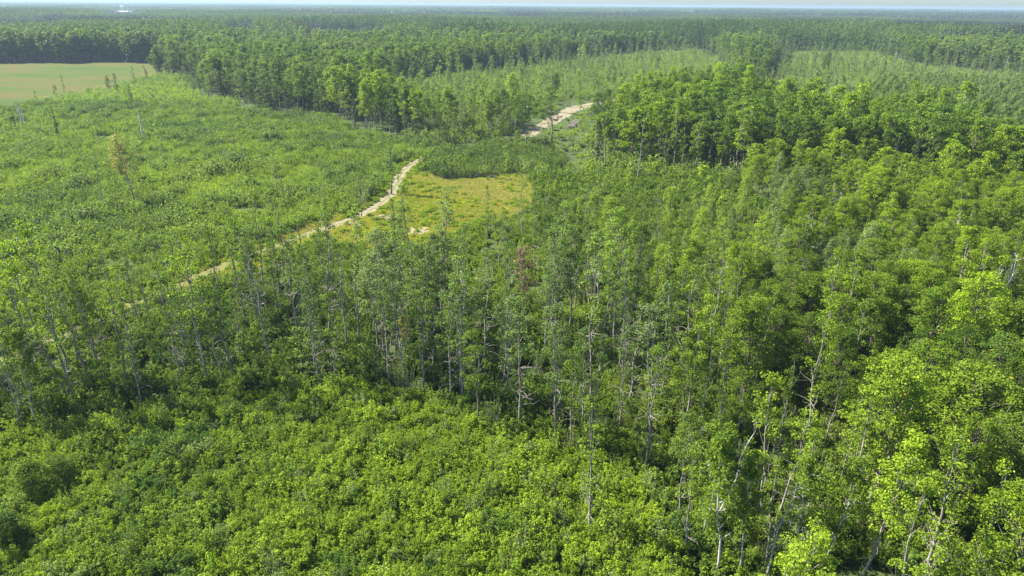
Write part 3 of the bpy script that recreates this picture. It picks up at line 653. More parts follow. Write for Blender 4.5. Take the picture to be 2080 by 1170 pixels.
# ------------------------------------------------------------------ single plants one can name, placed where they stand
# kind, foot pixel, height (m) or top pixel row, label, options
NOTE = [
 ('snag', 0, (710, 722), 16.0, 'grey dead tree with wide bare boughs in front of the ochre meadow', 'grey bare dead tree', {}),
 ('snag', 3, (930, 742), 15.5, 'tall dead tree with a dense twiggy grey top below the meadow edge', 'twiggy grey-topped dead tree', {}),
 ('brown', 0, (1066, 655), 12.5, 'tree with withered reddish brown leaves rising from the green stand', 'brown-leaved tree', {}),
 ('snag', 5, (1168, 650), 11.5, 'pale forked dead tree just beyond the brown-leaved tree', 'pale forked dead tree', {'yaw': 1.0}),
 ('snag', 1, (1215, 640), 10.5, 'smaller dead tree with tangled brown twigs beside the pale forked one', 'tangled brown dead tree', {'yaw': 2.2}),
 ('gold', 0, (274, 417), 17.0, 'lone thin tree with a yellowing top standing in the green regrowth', 'yellow-topped lone tree', {'tilt': (0.0, -0.04), 'thin': 1.25}),
 ('snag', 2, (212, 424), 14.5, 'thin leaning dead tree left of the yellow-topped lone tree', 'thin leaning dead tree', {'tilt': (0, -0.02)}),
 ('snag', 4, (293, 283), 14.0, 'bare white dead pole standing in the regrowth toward the hay field', 'white dead pole', {'thin': 1.7, 'white': 1}),
 ('snag', 4, (48, 258), 12.0, 'white dead trunk, middle one of three poles near the hay field edge', 'three white poles', {'thin': 1.7, 'white': 1}),
 ('snag', 4, (52, 257), 10.0, 'white dead trunk, right one of three poles near the hay field edge', None, {'thin': 1.7, 'white': 1}),
 ('snag', 4, (42, 250), 10.5, 'white dead trunk, left one of three poles near the hay field edge', None, {'thin': 1.7, 'white': 1, 'yaw': 2}),
 ('spruce', 0, (122, 292), 13.0, 'narrow dark spruce standing alone in the regrowth below the hay field', 'lone narrow spruce', {'thin': 0.45}),
 ('spruce', 1, (35, 270), 8.5, 'small spindly spruce right beside the three white poles', None, {'thin': 0.5}),
 ('aspen', 0, (226, 198), 11.0, 'dark-leaved left tree of the pair at the hay field edge', 'dark pair by the hay field', {'dark': 1}),
 ('aspen', 3, (243, 203), 12.5, 'dark-leaved right tree of the pair at the hay field edge', None, {'dark': 1}),
 ('spruce', 2, (268, 213), 9.0, 'short dark spruce right of the dark pair at the hay field', None, {}),
 ('spruce', 0, (302, 163), 9.5, 'leaning dark spruce at the far right corner of the hay field', None, {'tilt': (0, -0.2)}),
 ('sapling', 1, (75, 218), 7.5, 'thin bushy young tree overlapping the hay field at left', None, {}),
 ('sapling', 3, (115, 205), 8.0, 'bright green young tree against the brown part of the hay field', None, {}),
 ('sapling', 0, (312, 210), 8.0, 'bright green upright sapling below the hay field corner', None, {}),
 ('spruce', 1, (722, 267), 13.5, 'grey-green spruce in front of the dark aspen wall beyond the regrowth', 'grey spruce at wood edge', {'grey': 1}),
 ('spruce', 0, (1213, 342), 15.0, 'brownish dying spruce at the edge of the right-hand wood', 'brownish dying spruce', {'grey': 1}),
 ('spruce', 2, (845, 285), 10.0, 'dark young spruce among aspens above the bend of the trail', None, {}),
 ('aspen', 3, (1121, 292), 19.0, 'tall round-crowned aspen before the sand clearing', 'round-crowned aspen by sand', {'big': 1.75, 'dark': 1.1}),
 ('aspen', 5, (1068, 300), 18.0, 'tall aspen with bare lower trunk left of the round-crowned one', None, {'big': 1.5, 'dark': .9}),
 ('aspen', 1, (1045, 285), 16.0, 'slender aspen among the trees left of the sand clearing', None, {}),
 ('gold', 1, (1179, 246), 11.5, 'leaning tree with a yellow sunlit side at the sand clearing', 'yellow-lit leaning tree', {'tilt': (0.02, -0.12), 'dark': 1}),
 ('aspen', 4, (1209, 285), 16.5, 'dark-crowned aspen right of the yellow-lit leaning tree', None, {'dark': 1, 'big': 1.6}),
 ('maple', 3, (1128, 196), 12.0, 'broad dark tree behind the sand clearing', None, {'dark': 1}),
 ('maple', 4, (1674, 155), 15.5, 'flat-topped lone tree on a leaning trunk in the far green clearing', 'flat-topped clearing tree', {'dark': 1, 'tilt': (0, 0.1)}),
 ('spruce', 0, (1697, 182), 9.5, 'dark bushy spruce at the near edge of the far green clearing', 'dark spruce in clearing', {}),
 ('spruce', 1, (1703, 140), 10.0, 'slim spruce right of the flat-topped tree in the clearing', None, {'thin': .6}),
 ('snag', 4, (1780, 132), 13.0, 'left of two white dead poles on the right side of the clearing', None, {'thin': 1.7, 'white': 1}),
 ('snag', 4, (1815, 136), 14.0, 'right of two white dead poles on the right side of the clearing', None, {'thin': 1.7, 'white': 1, 'yaw': 1}),
 ('snag', 0, (2037, 156), 15.0, 'white forked dead tree against the dark wood at far right', 'white forked dead tree', {'white': 1}),
 ('snag', 2, (1682, 98), 16.0, 'white dead tree at the back edge of the far clearing', None, {'white': 1}),
 ('snag', 2, (1646, 172), 9.0, 'short dark stub of a dead tree at the left of the far clearing', None, {}),
 ('snag', 2, (1295, 372), 12.0, 'straight pale dead trunk at the front of the right-hand wood', 'straight pale dead trunk', {}),
 ('snag', 4, (1480, 335), 12.0, 'pale bare trunk against the dark inside of the right-hand wood', None, {}),
 ('snag', 0, (1808, 430), 13.0, 'whitish dead tree among grey-green crowns on the right slope', 'whitish dead tree', {}),
 ('snag', 5, (1690, 505), 12.0, 'grey dead top above the yellow-green crowns right of centre', None, {}),
 ('snag', 1, (1626, 575), 12.5, 'forked white dead trunk in the mixed young wood', 'forked white dead trunk', {'white': 1}),
 ('snag', 2, (1691, 545), 10.0, 'crooked white dead stem close to the forked white trunk', None, {'white': 1}),
 ('snag', 5, (2024, 668), 12.5, 'white many-branched dead tree amid grey-green crowns at the right edge', 'white many-branched dead tree', {'white': 1}),
 ('snag', 1, (2000, 662), 10.5, 'thin grey dead tree beside the white many-branched one', None, {'white': 1, 'yaw': 3}),
 ('snag', 3, (1600, 690), 13.0, 'dead tree with brown tangled twigs above the near bright crowns', 'brown tangled dead tree', {}),
 ('snag', 0, (1440, 720), 14.0, 'brown-grey dead tree between young aspens right of centre', None, {'yaw': 1.5}),
 ('aspen', 3, (971, 872), 12.5, 'aspen with a pale straight trunk standing farthest into the shrub clearing', 'pale-trunked aspen in the clearing', {'thin': .9}),
 ('thin', 1, (860, 798), 16.0, 'tall sparse aspen with a thick pale trunk behind the shrub clearing', 'sparse thick-trunked aspen', {}),
 ('thin', 0, (1157, 924), 13.0, 'slender pale aspen at the right edge of the shrub clearing', 'slender pale aspen', {}),
 ('thin', 3, (1311, 962), 15.0, 'crooked pale-trunked aspen before the dark bushes right of centre', 'crooked pale aspen', {}),
 ('thin', 2, (1201, 1092), 14.5, 'thin whip of an aspen rising alone from the near shrubs', 'thin near aspen', {}),
 ('thin', 4, (684, 782), 13.0, 'straight thin aspen above the left part of the shrub clearing', None, {}),
 ('halfdead', 1, (1452, 1178), 15.0, 'half-dead tree with white forked boughs and thin leaves near the bottom edge', 'half-dead white-boughed tree', {'yaw': .6, 'white': 1}),
 ('halfdead', 0, (1500, 1172), 13.5, 'slim half-dead tree right of the white-boughed one, with leaves only at the tips', None, {'yaw': 3, 'white': 1, 'thin': .7, 'tilt': (0, .03)}),
 ('halfdead', 1, (1672, 1165), 12.0, 'half-dead pale tree with upswept boughs before the dark gap', None, {'yaw': 4.1, 'white': 1, 'thin': .9}),
 ('halfdead', 0, (1425, 1105), 13.0, 'narrow half-dead pale tree at the right end of the shrub clearing', None, {'yaw': 5.0, 'white': 1, 'thin': .6}),
 ('snag', 3, (1540, 1215), 12.0, 'pale dead tree leaning right at the bottom edge', 'pale dead tree at bottom edge', {'thin': 0.75, 'tilt': (0, 0.10)}),
 ('halfdead', 0, (1605, 1195), 13.0, 'dying pale tree with bare forked boughs amid wind-blown bright leaves', 'bare forked dying tree', {'yaw': 2.0, 'white': 1, 'tilt': (0, .06)}),
 ('snag', 2, (1758, 1040), 13.5, 'long bare leaning trunk between the near bright crowns', 'long leaning trunk', {'tilt': (0, 0.16)}),
 ('thin', 2, (1880, 1195), 15.0, 'airy bright-leaved aspen with pale stems at the bottom right', None, {'yaw': 2, 'bright': 1, 'big': 1.2}),
 ('halfdead', 0, (2014, 1160), 14.0, 'leaning half-bare tree in the bottom right corner', 'leaning corner tree', {'tilt': (0, .12)}),
 ('thin', 5, (290, 832), 13.5, 'sparse aspen standing in the shade at the left of the shrub clearing', None, {}),
 ('thin', 3, (112, 690), 14.0, 'leaning thin aspen beside the visible bit of trail at left', 'leaning aspen by left trail', {'tilt': (0, -0.08)}),
 ('thin', 0, (150, 676), 13.0, 'leaning bare-stemmed aspen right by the left end of the trail', None, {'tilt': (0, -0.06)}),
 ('halfdead', 0, (78, 872), 13.5, 'half-dead pale tree with a bare forked top at the left edge', 'forked half-dead left tree', {'tilt': (0, -0.05)}),
 ('snag', 2, (53, 878), 12.0, 'bare leaning trunk at the left edge, lower of the pale pair', None, {'tilt': (0, -0.12)}),
 ('thin', 5, (275, 742), 16.0, 'tall sparse aspen with a dark trunk in the left stand', None, {}),
 ('thin', 2, (383, 722), 15.0, 'slim aspen with a small tufted top before the yellow verge of the trail', 'tufted slim aspen', {}),
 ('snag', 3, (540, 700), 14.5, 'sparse grey dead tree leaning over the yellow verge', 'grey tree over the verge', {'yaw': 1}),
 ('maple', 1, (1735, 735), 13.0, 'big bright green dome-crowned tree in the middle of the right-hand wood', 'bright dome-crowned tree', {'bright': 1, 'big': 1.15}),
 ('maple', 4, (1850, 700), 12.5, 'yellow-green dome-crowned tree beside the bright dome-crowned one', None, {'bright': 1, 'big': 1.1}),
 ('maple', 0, (1985, 800), 13.0, 'broad bright green tree below the white many-branched dead tree', None, {'bright': 1, 'big': 1.2}),
 ('maple', 2, (1770, 905), 11.5, 'dense bright green tree left of the dark gap in the right-hand wood', None, {'bright': .7, 'big': 1.1}),
 ('maple', 5, (1900, 985), 13.5, 'broad bright tree right of the long leaning trunk', None, {'bright': .8, 'big': 1.2}),
 ('maple', 3, (1955, 345), 15.5, 'largest bright dome at the top of the right-hand wood', 'large bright dome', {'bright': 1, 'big': 1.35}),
 ('maple', 1, (1845, 320), 15.0, 'bright yellow-green crown left of the largest bright dome', None, {'bright': 1, 'big': 1.3}),
 ('maple', 0, (1872, 305), 14.0, 'yellowish crown behind the dead grey twigs in the right-hand wood', None, {'bright': 1.2, 'big': 1.2}),
 ('gold', 2, (826, 735), 7.0, 'small tree with bright yellow leaves low in the stand', 'small yellow tree', {'yellow': 1}),
 ('bush', 3, (60, 1010), 4.2, 'tall green bush at the left edge of the shrub clearing', 'tall left bush', {'big': 1.0}),
 ('bush', 1, (30, 1110), 4.0, 'shaded tall bush in the bottom left corner', None, {'big': 1.0, 'dark': 1}),  # shade of this corner is put into the leaf tint
 ('bush', 5, (135, 985), 3.4, 'bush on the shaded right side of the tall left bush', None, {'big': 1.0, 'dark': .6}),  # darker leaf tint stands in for the tall bush's shadow
 ('bush', 6, (40, 690), 3.6, 'dark round bush left of the end of the trail', None, {'big': 1.0, 'dark': 1.2}),
 ('bush', 3, (75, 740), 3.4, 'dark round bush below the left end of the trail', None, {'big': 1.0, 'dark': 1.2}),
 ('bush', 2, (30, 540), 3.8, 'dark bush clump at the left edge of the regrowth', None, {'big': 1.0, 'dark': 1.2}),
 ('bush', 0, (1120, 430), 3.6, 'silvery pale bush at the right end of the ochre meadow', 'silvery bush by meadow', {'big': 1.0, 'grey': 1.6}),
 ('bush', 4, (1085, 438), 3.2, 'grey-green bush left of the silvery one by the meadow', None, {'big': 1.0, 'grey': 1.0}),
 ('bush', 6, (740, 362), 2.6, 'bright yellow-green bush in the regrowth left of the trail bend', None, {'big': 1.0, 'bright': 1}),
]
THINGS = []      # (root, x, y, label, size class phrase or None)
def tint_of(o): return [float(v) for v in o]
GROUPS = {'aspen_tree': 'aspens of the woods and stands', 'maple_tree': 'broad-crowned trees of the right-hand wood', 'willow_tree': 'grey-green young trees on the right', 'spruce_tree': 'spruces standing singly',
          'sapling': 'saplings coming up in the clearings', 'shrub': 'bushes around the clearings', 'dead_tree': 'dead trees left standing', 'dying_tree': 'half-dead trees'}
def plant(kind, var, lod, x, y, scale, tint, yaw, tilt, label, mats=None, width=1.0):
    wm, lm, jm, h = LIB[kind][lod][var % len(LIB[kind][lod])]
    nm, cat = KIND[kind]
    root = bpy.data.objects.new(nm, None); COL.objects.link(root); root.empty_display_size = 0.5
    root.location = (x, y, -0.03); root.rotation_euler = (tilt[0], tilt[1], yaw)
    # lean is about the world axes, so apply it after the turn about the trunk
    root.rotation_euler = (Matrix.Rotation(tilt[1], 3, 'Y') @ Matrix.Rotation(tilt[0], 3, 'X') @ Matrix.Rotation(yaw, 3, 'Z')).to_euler()
    root.scale = (scale*width, scale*width, scale)
    root['label'] = label; root['category'] = cat; root['group'] = GROUPS[nm]
    if wm: obj('trunk' if nm != 'shrub' else 'stem', wm, root)
    if lm:
        o = obj('crown' if nm != 'shrub' else 'foliage', lm, root); o['tint'] = tint_of(tint)
        if mats:
            for i, m in enumerate(mats): o.material_slots[i].link = 'OBJECT'; o.material_slots[i].material = m
    return root
note_xy, LAND = [], []
for kd, var, (u, v), h, label, land, op in NOTE:
    p = ground(u, v); x, y = p[0], p[1]
    t = [0.5 + 0.22*op.get('bright', 0) - 0.3*op.get('dark', 0), 0.1 + 0.4*op.get('grey', 0), 1.0 - 0.15*op.get('dark', 0)]
    lib = {'brown': 'aspen', 'gold': 'aspen'}.get(kd, kd)
    mats = {'brown': [BROWN], 'gold': [GOLD]}.get(kd)
    if kd == 'gold' and not op.get('yellow'): t = [0.5, 0.0, 1.0]
    if kd == 'gold' and op.get('dark'): mats = None; t = [0.8, 0, 1.1]  # yellow-green over this whole crown stands in for sunlight on it
    hv = LIB[lib][0][var % len(LIB[lib][0])][3]
    r = plant(lib, var, 0, x, y, h/hv, t, op.get('yaw', var*1.3), op.get('tilt', (0, 0)), label, mats, op.get('thin', 1)*op.get('big', 1))
    if op.get('white'):
        for ch in r.children:
            for sl in ch.material_slots:
                if sl.material == DEAD_BARK: sl.link = 'OBJECT'; sl.material = WHITE_BARK
    note_xy.append((x, y))
    if kd == 'gold' and not op.get('dark') and not op.get('yellow'): pass
    if land: LAND.append((land, x, y))
note_xy = np.array(note_xy)
# other marks in the land that a label may lean on
for nm, (u, v) in {'the trail bend': (812, 360), 'the first trail stretch': (740, 436), 'the sand clearing': (1150, 240), "the meadow's far edge": (960, 355), "the ochre meadow's right end": (1086, 400), 'the hay field corner': (340, 150), 'the sand patches': (845, 468),
                   "the photo's bottom left corner": (60, 1150), "the photo's bottom edge centre": (1000, 1160), 'the left edge, mid-height': (10, 620), 'the right edge, mid-height': (2070, 560), 'the far right clearing': (1720, 130), 'the upper right grey-green stand': (1950, 240), 'the upper wood edge': (560, 232), "the trail's far end": (1225, 209), 'the upper left wood': (420, 150), 'the dark sapling strip': (1000, 325), 'the pale middle regrowth': (1000, 190)}.items():
    p = ground(u, v); LAND.append((nm, p[0], p[1]))
LXY = np.array([[a[1], a[2]] for a in LAND])

# ------------------------------------------------------------------ which trees become things: the largest in view of each kind
P = PLX; d = np.hypot(P['x'], P['y'])
free = np.min(np.hypot(P['x'][:, None] - note_xy[None, :, 0], P['y'][:, None] - note_xy[None, :, 1]), 1) > 1.7
for k in P: P[k] = P[k][free]
d = d[free]
SHOW = np.array([{'aspen': 15, 'thin': 13, 'maple': 15, 'willow': 8, 'spruce': 12, 'sapling': 5}[k] for k in P['kind']])*P['s']
Ut, Vt = project(P['x'], P['y'], SHOW*0.75)
infr = (Ut > -5) & (Ut < W + 5) & (Vt > 0) & (Vt < H - 5)
app = np.where(infr, SHOW/np.hypot(d, CAM_H), 0)
QUOTA = {'aspen_tree': 262, 'maple_tree': 200, 'willow_tree': 210, 'spruce_tree': 50, 'sapling': 170}
names = np.array([KIND[k][0] for k in P['kind']])
single = np.zeros(len(d), bool)
for nm, qn in QUOTA.items():
    ix = np.where((names == nm) & (app > 0))[0]; ix = ix[np.argsort(-app[ix])][:qn]; single[ix] = True
SIZE = {'aspen_tree': 'aspen', 'maple_tree': 'broad-crowned tree', 'willow_tree': 'grey-green tree', 'spruce_tree': 'spruce', 'sapling': 'sapling'}
labelled = {}
rows = []
for i in np.where(single)[0]:
    k = P['kind'][i]; nm = names[i]
    t = (P['t'][i], P['g'][i], P['b'][i])
    dl = np.hypot(LXY[:, 0] - P['x'][i], LXY[:, 1] - P['y'][i])/np.maximum(20, 0.25*np.hypot(LXY[:, 0], LXY[:, 1])); j = int(np.argmin(dl))
    ul, vl = project(LXY[j, 0], LXY[j, 1]); du, dv = P['U'][i] - ul, P['V'][i] - vl
    side = ('left of' if du < 0 else 'right of') if abs(du) > 1.6*abs(dv) else ('in front of' if dv > 0 else 'behind')
    col = 'yellow-green' if t[0] > 0.62 else ('dark green' if t[0] < 0.34 else 'mid-green')
    if nm in ('willow_tree', 'spruce_tree'): col = 'paler' if t[2] > 1.03 else 'darker'
    form = {'thin': 'sparse', 'aspen': 'leafy'}.get(k, '')
    size = 'tall' if P['s'][i] > 1.08 else ('short' if P['s'][i] < 0.92 else '')
    key = ' '.join(w for w in (size, form, col, SIZE[nm], side, LAND[j][0] if LAND[j][0].startswith('the ') else 'the ' + LAND[j][0]) if w)
    rows.append((i, key, dl[j]))
ORD = ['', 'second',  'third', 'fourth', 'fifth', 'sixth', 'seventh', 'eighth', 'ninth', 'tenth', 'eleventh', 'twelfth', 'thirteenth', 'fourteenth', 'fifteenth', 'sixteenth']
bykey = {}
for r_ in rows: bykey.setdefault(r_[1], []).append(r_)
for key, rs in bykey.items():
    rs.sort(key=lambda a: a[2])
    for n_, (i, _, dd) in enumerate(rs):
        if len(rs) == 1: lab = key
        elif n_ == 0: lab = key + ', nearest'
        elif n_ == len(rs) - 1: lab = key + ', farthest'
        elif n_ < 16: lab = key + ', %s nearest' % ORD[n_]
        else: lab = key + ', %s nearest' % ('seventeenth eighteenth nineteenth twentieth'.split()[min(n_ - 16, 3)])
        k = P['kind'][i]; dist = math.hypot(d[i], CAM_H)
        lod = 0 if dist < 190 else 1
        if lod not in LIB[k]: lod = 0 if dist < 250 else 2
        rr = random.random
        plant(k, int(rr()*60), lod, P['x'][i], P['y'][i], P['s'][i]*random.uniform(0.93, 1.07), (P['t'][i], P['g'][i], P['b'][i]), rr()*6.28, (random.gauss(0, 0.03), random.gauss(0, 0.035)), lab, None, random.uniform(0.85, 1.15))
# the rest stay real trees, too many and too alike to count
MASS = {'aspen': 'aspen_wood', 'thin': 'thin_aspen_wood', 'maple': 'broadleaf_wood', 'willow': 'young_wood', 'spruce': 'spruce_wood', 'sapling': 'sapling_growth'}
for k, nm in MASS.items():
    sel = (~single) & (P['kind'] == k)
    lods = sorted(LIB[k]); meshes, base = [], {}
    for l in lods: base[l] = len(meshes); meshes += [v_[2] for v_ in LIB[k][l]]
    ds = np.hypot(d[sel], CAM_H); n = sel.sum()
    want = np.where(ds < 170, 0, np.where(ds < 640, 1, 2)); want = np.array([w if w in base else max([l for l in lods if l <= w]) for w in want])
    idx = np.array([base[w] + RNG.integers(len(LIB[k][w])) for w in want])
    sc = P['s'][sel]*(0.93 + 0.14*RNG.random(n)); wd = sc*(0.72 + 0.56*RNG.random(n))
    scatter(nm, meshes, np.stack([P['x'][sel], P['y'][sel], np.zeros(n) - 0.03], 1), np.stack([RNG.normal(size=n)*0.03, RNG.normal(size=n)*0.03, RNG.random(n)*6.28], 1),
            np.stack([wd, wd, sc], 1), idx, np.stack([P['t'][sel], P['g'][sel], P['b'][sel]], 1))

# ------------------------------------------------------------------ undergrowth, regrowth, grass
def fill(name, kinds, x, y, sc, t, g_, b, split=170.0):
    """kinds: list of (library kind, weight); near plants use the fine forms."""
    meshes, base = [], {}
    for k, w in kinds:
        for l in sorted(LIB[k]): base[k, l] = len(meshes); meshes += [v_[2] for v_ in LIB[k][l]]
    n = len(x); ds = np.sqrt(x*x + y*y + CAM_H**2)
    pick = RNG.choice(len(kinds), n, p=np.array([w for _, w in kinds])/sum(w for _, w in kinds)); idx = np.zeros(n, int)
    for i in range(n):
        k = kinds[pick[i]][0]; l = 0 if ds[i] < split or (k, 1) not in base else 1
        idx[i] = base[k, l] + RNG.integers(len(LIB[k][l]))
    wd = sc*(0.8 + 0.45*RNG.random(n))
    scatter(name, meshes, np.stack([x, y, np.zeros(n) - 0.02], 1), np.stack([RNG.normal(size=n)*0.05, RNG.normal(size=n)*0.05, RNG.random(n)*6.28], 1), np.stack([wd, wd, sc], 1), idx,
            np.stack([np.clip(t, 0, 1), np.clip(g_, 0, 0.9), np.clip(b, 0.6, 1.4)], 1))
def area(sp, y0, y1, zones, mx=20, td0=2.2):
    x, y = grid(sp, y0, y1, mx); z, U, V = zone_of(x, y); zz = np.array(ZN)[z]
    k = np.isin(zz, zones) & (line_dist(x, y, TRS) > td0) & (U > -260) & (U < W + 160) & (V < H + 160)
    return x[k], y[k], zz[k], U[k], V[k]
# near shrub thicket
x, y, zz, U, V = area(0.68, 34, 130, ['fg']); n = len(x)
f1, f2 = fbm(x/5, y/5, 3), fbm(x/16, y/16, 4); k = (f1 > 0.20)
shade = RNG.random(n)
x, y, f1, f2, U, V = x[k], y[k], f1[k], f2[k], U[k], V[k]; n = len(x)
fill('shrub_thicket', [('shrub', 0.85), ('sucker', 0.15)], x, y, (0.36 + 0.95*fbm(x/3.2, y/3.2, 8))*(0.75 + 0.5*RNG.random(n)), 0.84 + 1.0*(f2 - 0.5) + 0.30*RNG.normal(size=n) - 0.5*(fbm(x/7, y/7, 9) > 0.66), 0.04 + 0.08*RNG.random(n) + 0.6*(RNG.random(n) < 0.07), 1.12 + 0.15*RNG.normal(size=n))
# undergrowth of the near stand and the woods' edges
x, y, zz, U, V = area(1.0, 30, 190, ['stand', 'low', 'near', 'young'], td0=2.3); n = len(x)
f2 = fbm(x/12, y/12, 5); k = (fbm(x/4, y/4, 6) > 0.33); x, y, zz, f2, U = x[k], y[k], zz[k], f2[k], U[k]; n = len(x)
fill('undergrowth', [('shrub', 0.8), ('sucker', 0.2)], x, y, np.where(zz == 'low', 0.75, 0.95)*(0.7 + 0.7*RNG.random(n)), 0.54 + 1.1*(f2 - 0.5) + np.where(zz == 'low', 0.28, 0) + 0.13*RNG.normal(size=n), 0.08 + 0.1*RNG.random(n), 1.0 + 0.12*RNG.normal(size=n))
# regrowth of the left clearing and the dark sapling strip
x, y, zz, U, V = area(1.2, 70, 330, ['regrow'], td0=3.6); n = len(x)
f1, f2, f3 = fbm(x/7, y/7, 31), fbm(x/22, y/30, 32), fbm(x/10, y/10, 33); k = f1 > 0.27
x, y, f1, f2, f3, U, V = x[k], y[k], f1[k], f2[k], f3[k], U[k], V[k]; n = len(x)
f4 = fbm(x/15, y/15, 34); gr = (f4 > 0.58) & (RNG.random(n) < 0.75); ci = np.clip((f1 - 0.55)*4, 0, 1)
fill('tall_grass', [('reed', 1)], x[gr], y[gr], 0.8 + 0.5*RNG.random(gr.sum()), 0.70 + 0.9*(f2[gr] - 0.5) + 0.1*RNG.normal(size=gr.sum()), 0.45 + 0.2*RNG.normal(size=gr.sum()), 1.2 + 0.1*RNG.normal(size=gr.sum()), 900)
x, y, f1, f2, f3, ci = x[~gr], y[~gr], f1[~gr], f2[~gr], f3[~gr], ci[~gr]; n = len(x)
fill('regrowth', [('sucker', 0.66), ('shrub', 0.34)], x, y, (0.30 + 1.0*fbm(x/4.5, y/4.5, 35) + 0.5*ci)*(0.75 + 0.5*RNG.random(n)), 0.58 + 1.1*(f2 - 0.5) - 0.25*ci + 0.22*RNG.normal(size=n), 0.26 + 0.9*(f1 - 0.5), 1.12 + 0.10*RNG.normal(size=n), 150)
x, y, zz, U, V = area(1.25, 120, 330, ['strip'], td0=2.6); n = len(x)
fill('dark_regrowth', [('sucker', 0.8), ('shrub', 0.2)], x, y, (0.45 + 1.1*fbm(x/5, y/5, 81))*(0.75 + 0.5*RNG.random(n)), 0.38 + 0.8*(fbm(x/9, y/9, 82) - 0.5) + 0.16*RNG.normal(size=n), 0.20 + 0.1*RNG.random(n), 1.0 + 0.1*RNG.normal(size=n), 150)
x, y, zz, U, V = area(2.3, 180, 900, ['openc', 'openr', 'regrow', 'young', 'mapleu', 'pad', 'row'], td0=6); n = len(x)
k = ~((zz == 'regrow') & (y < 330)) & ~((zz == 'young') & (y < 190)) & ~((zz == 'pad') & (RNG.random(n) < 0.8)); x, y, zz = x[k], y[k], zz[k]; n = len(x); f2 = fbm(x/40, y/60, 41)
fill('distant_regrowth', [('sucker', 0.5), ('shrub', 0.2), ('reed', 0.3)], x, y, 1.25*(0.8 + 0.4*RNG.random(n)), 0.72 + 0.9*(f2 - 0.5) + 0.1*RNG.normal(size=n), 0.38 + 0.1*RNG.normal(size=n), 1.35 + 0.1*RNG.normal(size=n), 60)
# grass of the meadow and of the verge
x, y = grid(0.62, 60, 250, 5); z, U, V = zone_of(x, y); zz = np.array(ZN)[z]; td = line_dist(x, y, TRS); f1, f2 = fbm(x/6, y/6, 51), fbm(x/20, y/20, 52)
wv = 5.5 + 5*(fbm(x/9, y/9, 53) - 0.5)
bare = np.zeros(len(x), bool)
for (u_, v_, r_) in ((785, 442, 3.4), (845, 468, 3.4), (725, 455, 2)):
    c = ground(u_, v_); bare |= (np.hypot(x - c[0], y - c[1]) < r_) & (RNG.random(len(x)) < 0.75)
k = ((zz == 'meadow') | ((td < wv) & (V > 300) & (V < 720) & (zz != 'strip'))) & (td > 1.25 + 0.7*RNG.random(len(x))) & ~bare
x, y, f1, f2, V, td, zz = x[k], y[k], f1[k], f2[k], V[k], td[k], zz[k]; n = len(x)
fill('meadow_grass', [('tuft', 1)], x, y, 0.6 + 0.8*f1*RNG.random(n), 0.62 + 1.3*(f1 - 0.5) + 0.18*RNG.normal(size=n), 0.38 + 1.6*(f2 - 0.5) + 0.15*RNG.normal(size=n), 1.3 + 0.12*RNG.normal(size=n), 900)
k = (RNG.random(n) < 0.08*(f1 > 0.5) + 0.30*(td < 6)*(zz != 'meadow')); xs, ys = x[k] + 0.2, y[k]; n = k.sum()
fill('meadow_weeds', [('weed', 1)], xs, ys, 0.8 + 0.7*RNG.random(n), 0.85 + 0.12*RNG.normal(size=n), 0.03 + 0*xs, 1.15 + 0.1*RNG.normal(size=n), 900)

# ------------------------------------------------------------------ far woods to the horizon
kk = 2800.0
def far_at(u, dist):
    dv = CMN @ np.array([(u - W/2)/FPX, 0.41, -1.0]); return np.array([dv[0], dv[1]])/dv[1]*dist
def far_wood(name, pre, sp, y0, y1, hmul=1.0):
    x, y = grid(sp, y0, y1, 80); z, U, V = zone_of(x, y); hay = np.array(ZN)[z] == 'hay'
    for dx, dy in ((0, 0.6), (0, -0.6), (0.6, 0), (-0.6, 0)):
        z2, _, _ = zone_of(x + dx*sp, y + dy*sp); hay |= np.array(ZN)[z2] == 'hay'
    tw = far_at(248, 2800.0); hay |= (np.abs(x - tw[0]*y/2800) < 85) & (y > 2520) & (y < 2950)
    k = ~hay & (U > -300) & (U < W + 300); x, y = x[k], y[k]; n = len(x)
    f = fbm(x/420, y/260, 61); f2 = fbm(x/900 + 5, y/500, 62); f3 = fbm(x/160, y/120, 63)
    meshes, base = [], {}
    for kd in ('deciduous', 'conifer', 'young'): base[kd] = (len(meshes), len(LIB[pre + kd][0])); meshes += [v_[2] for v_ in LIB[pre + kd][0]]
    kd = np.where(f2 + 0.5*(f3 - 0.5) > 0.52, 'conifer', np.where(f > 0.62, 'young', 'deciduous'))
    idx = np.array([base[q][0] + RNG.integers(base[q][1]) for q in kd])
    sc = 0.9 + 0.3*fbm(x/200, y/140, 64); hz = sc*(0.75 + 0.6*fbm(x/300, y/170, 65))*hmul*(0.75 + 0.5*fbm(x/1500, y/900, 67))
    lane = (np.abs(x - far_at(248, 2800.0)[0]*y/2800) < 75) & (y > 1500) & (y < 2500); hz = np.where(lane, hz*0.6, hz)
    t = np.where(kd == 'young', 0.5, 0.18) + 0.9*(f3 - 0.5) + 0.09*RNG.normal(size=n); g_ = np.clip(0.25 + 1.0*(fbm(x/500, y/300, 66) - 0.5), 0, 0.8)
    w1 = 1.08 + 0*x
    scatter(name, meshes, np.stack([x, y, 0*x - 0.1], 1), np.stack([0*x, 0*x, RNG.integers(4, size=n)*1.5708 + RNG.normal(size=n)*0.15], 1), np.stack([w1, w1, hz], 1), idx, np.stack([np.clip(t, 0, 1), g_, 0.70 + 0.14*RNG.normal(size=n)], 1))
far_wood('far_wood', 'patch_', 40, 760 + 18, 2300)
far_wood('horizon_wood', 'vast_', 150, 2300 + 60, 16000, 1.08)

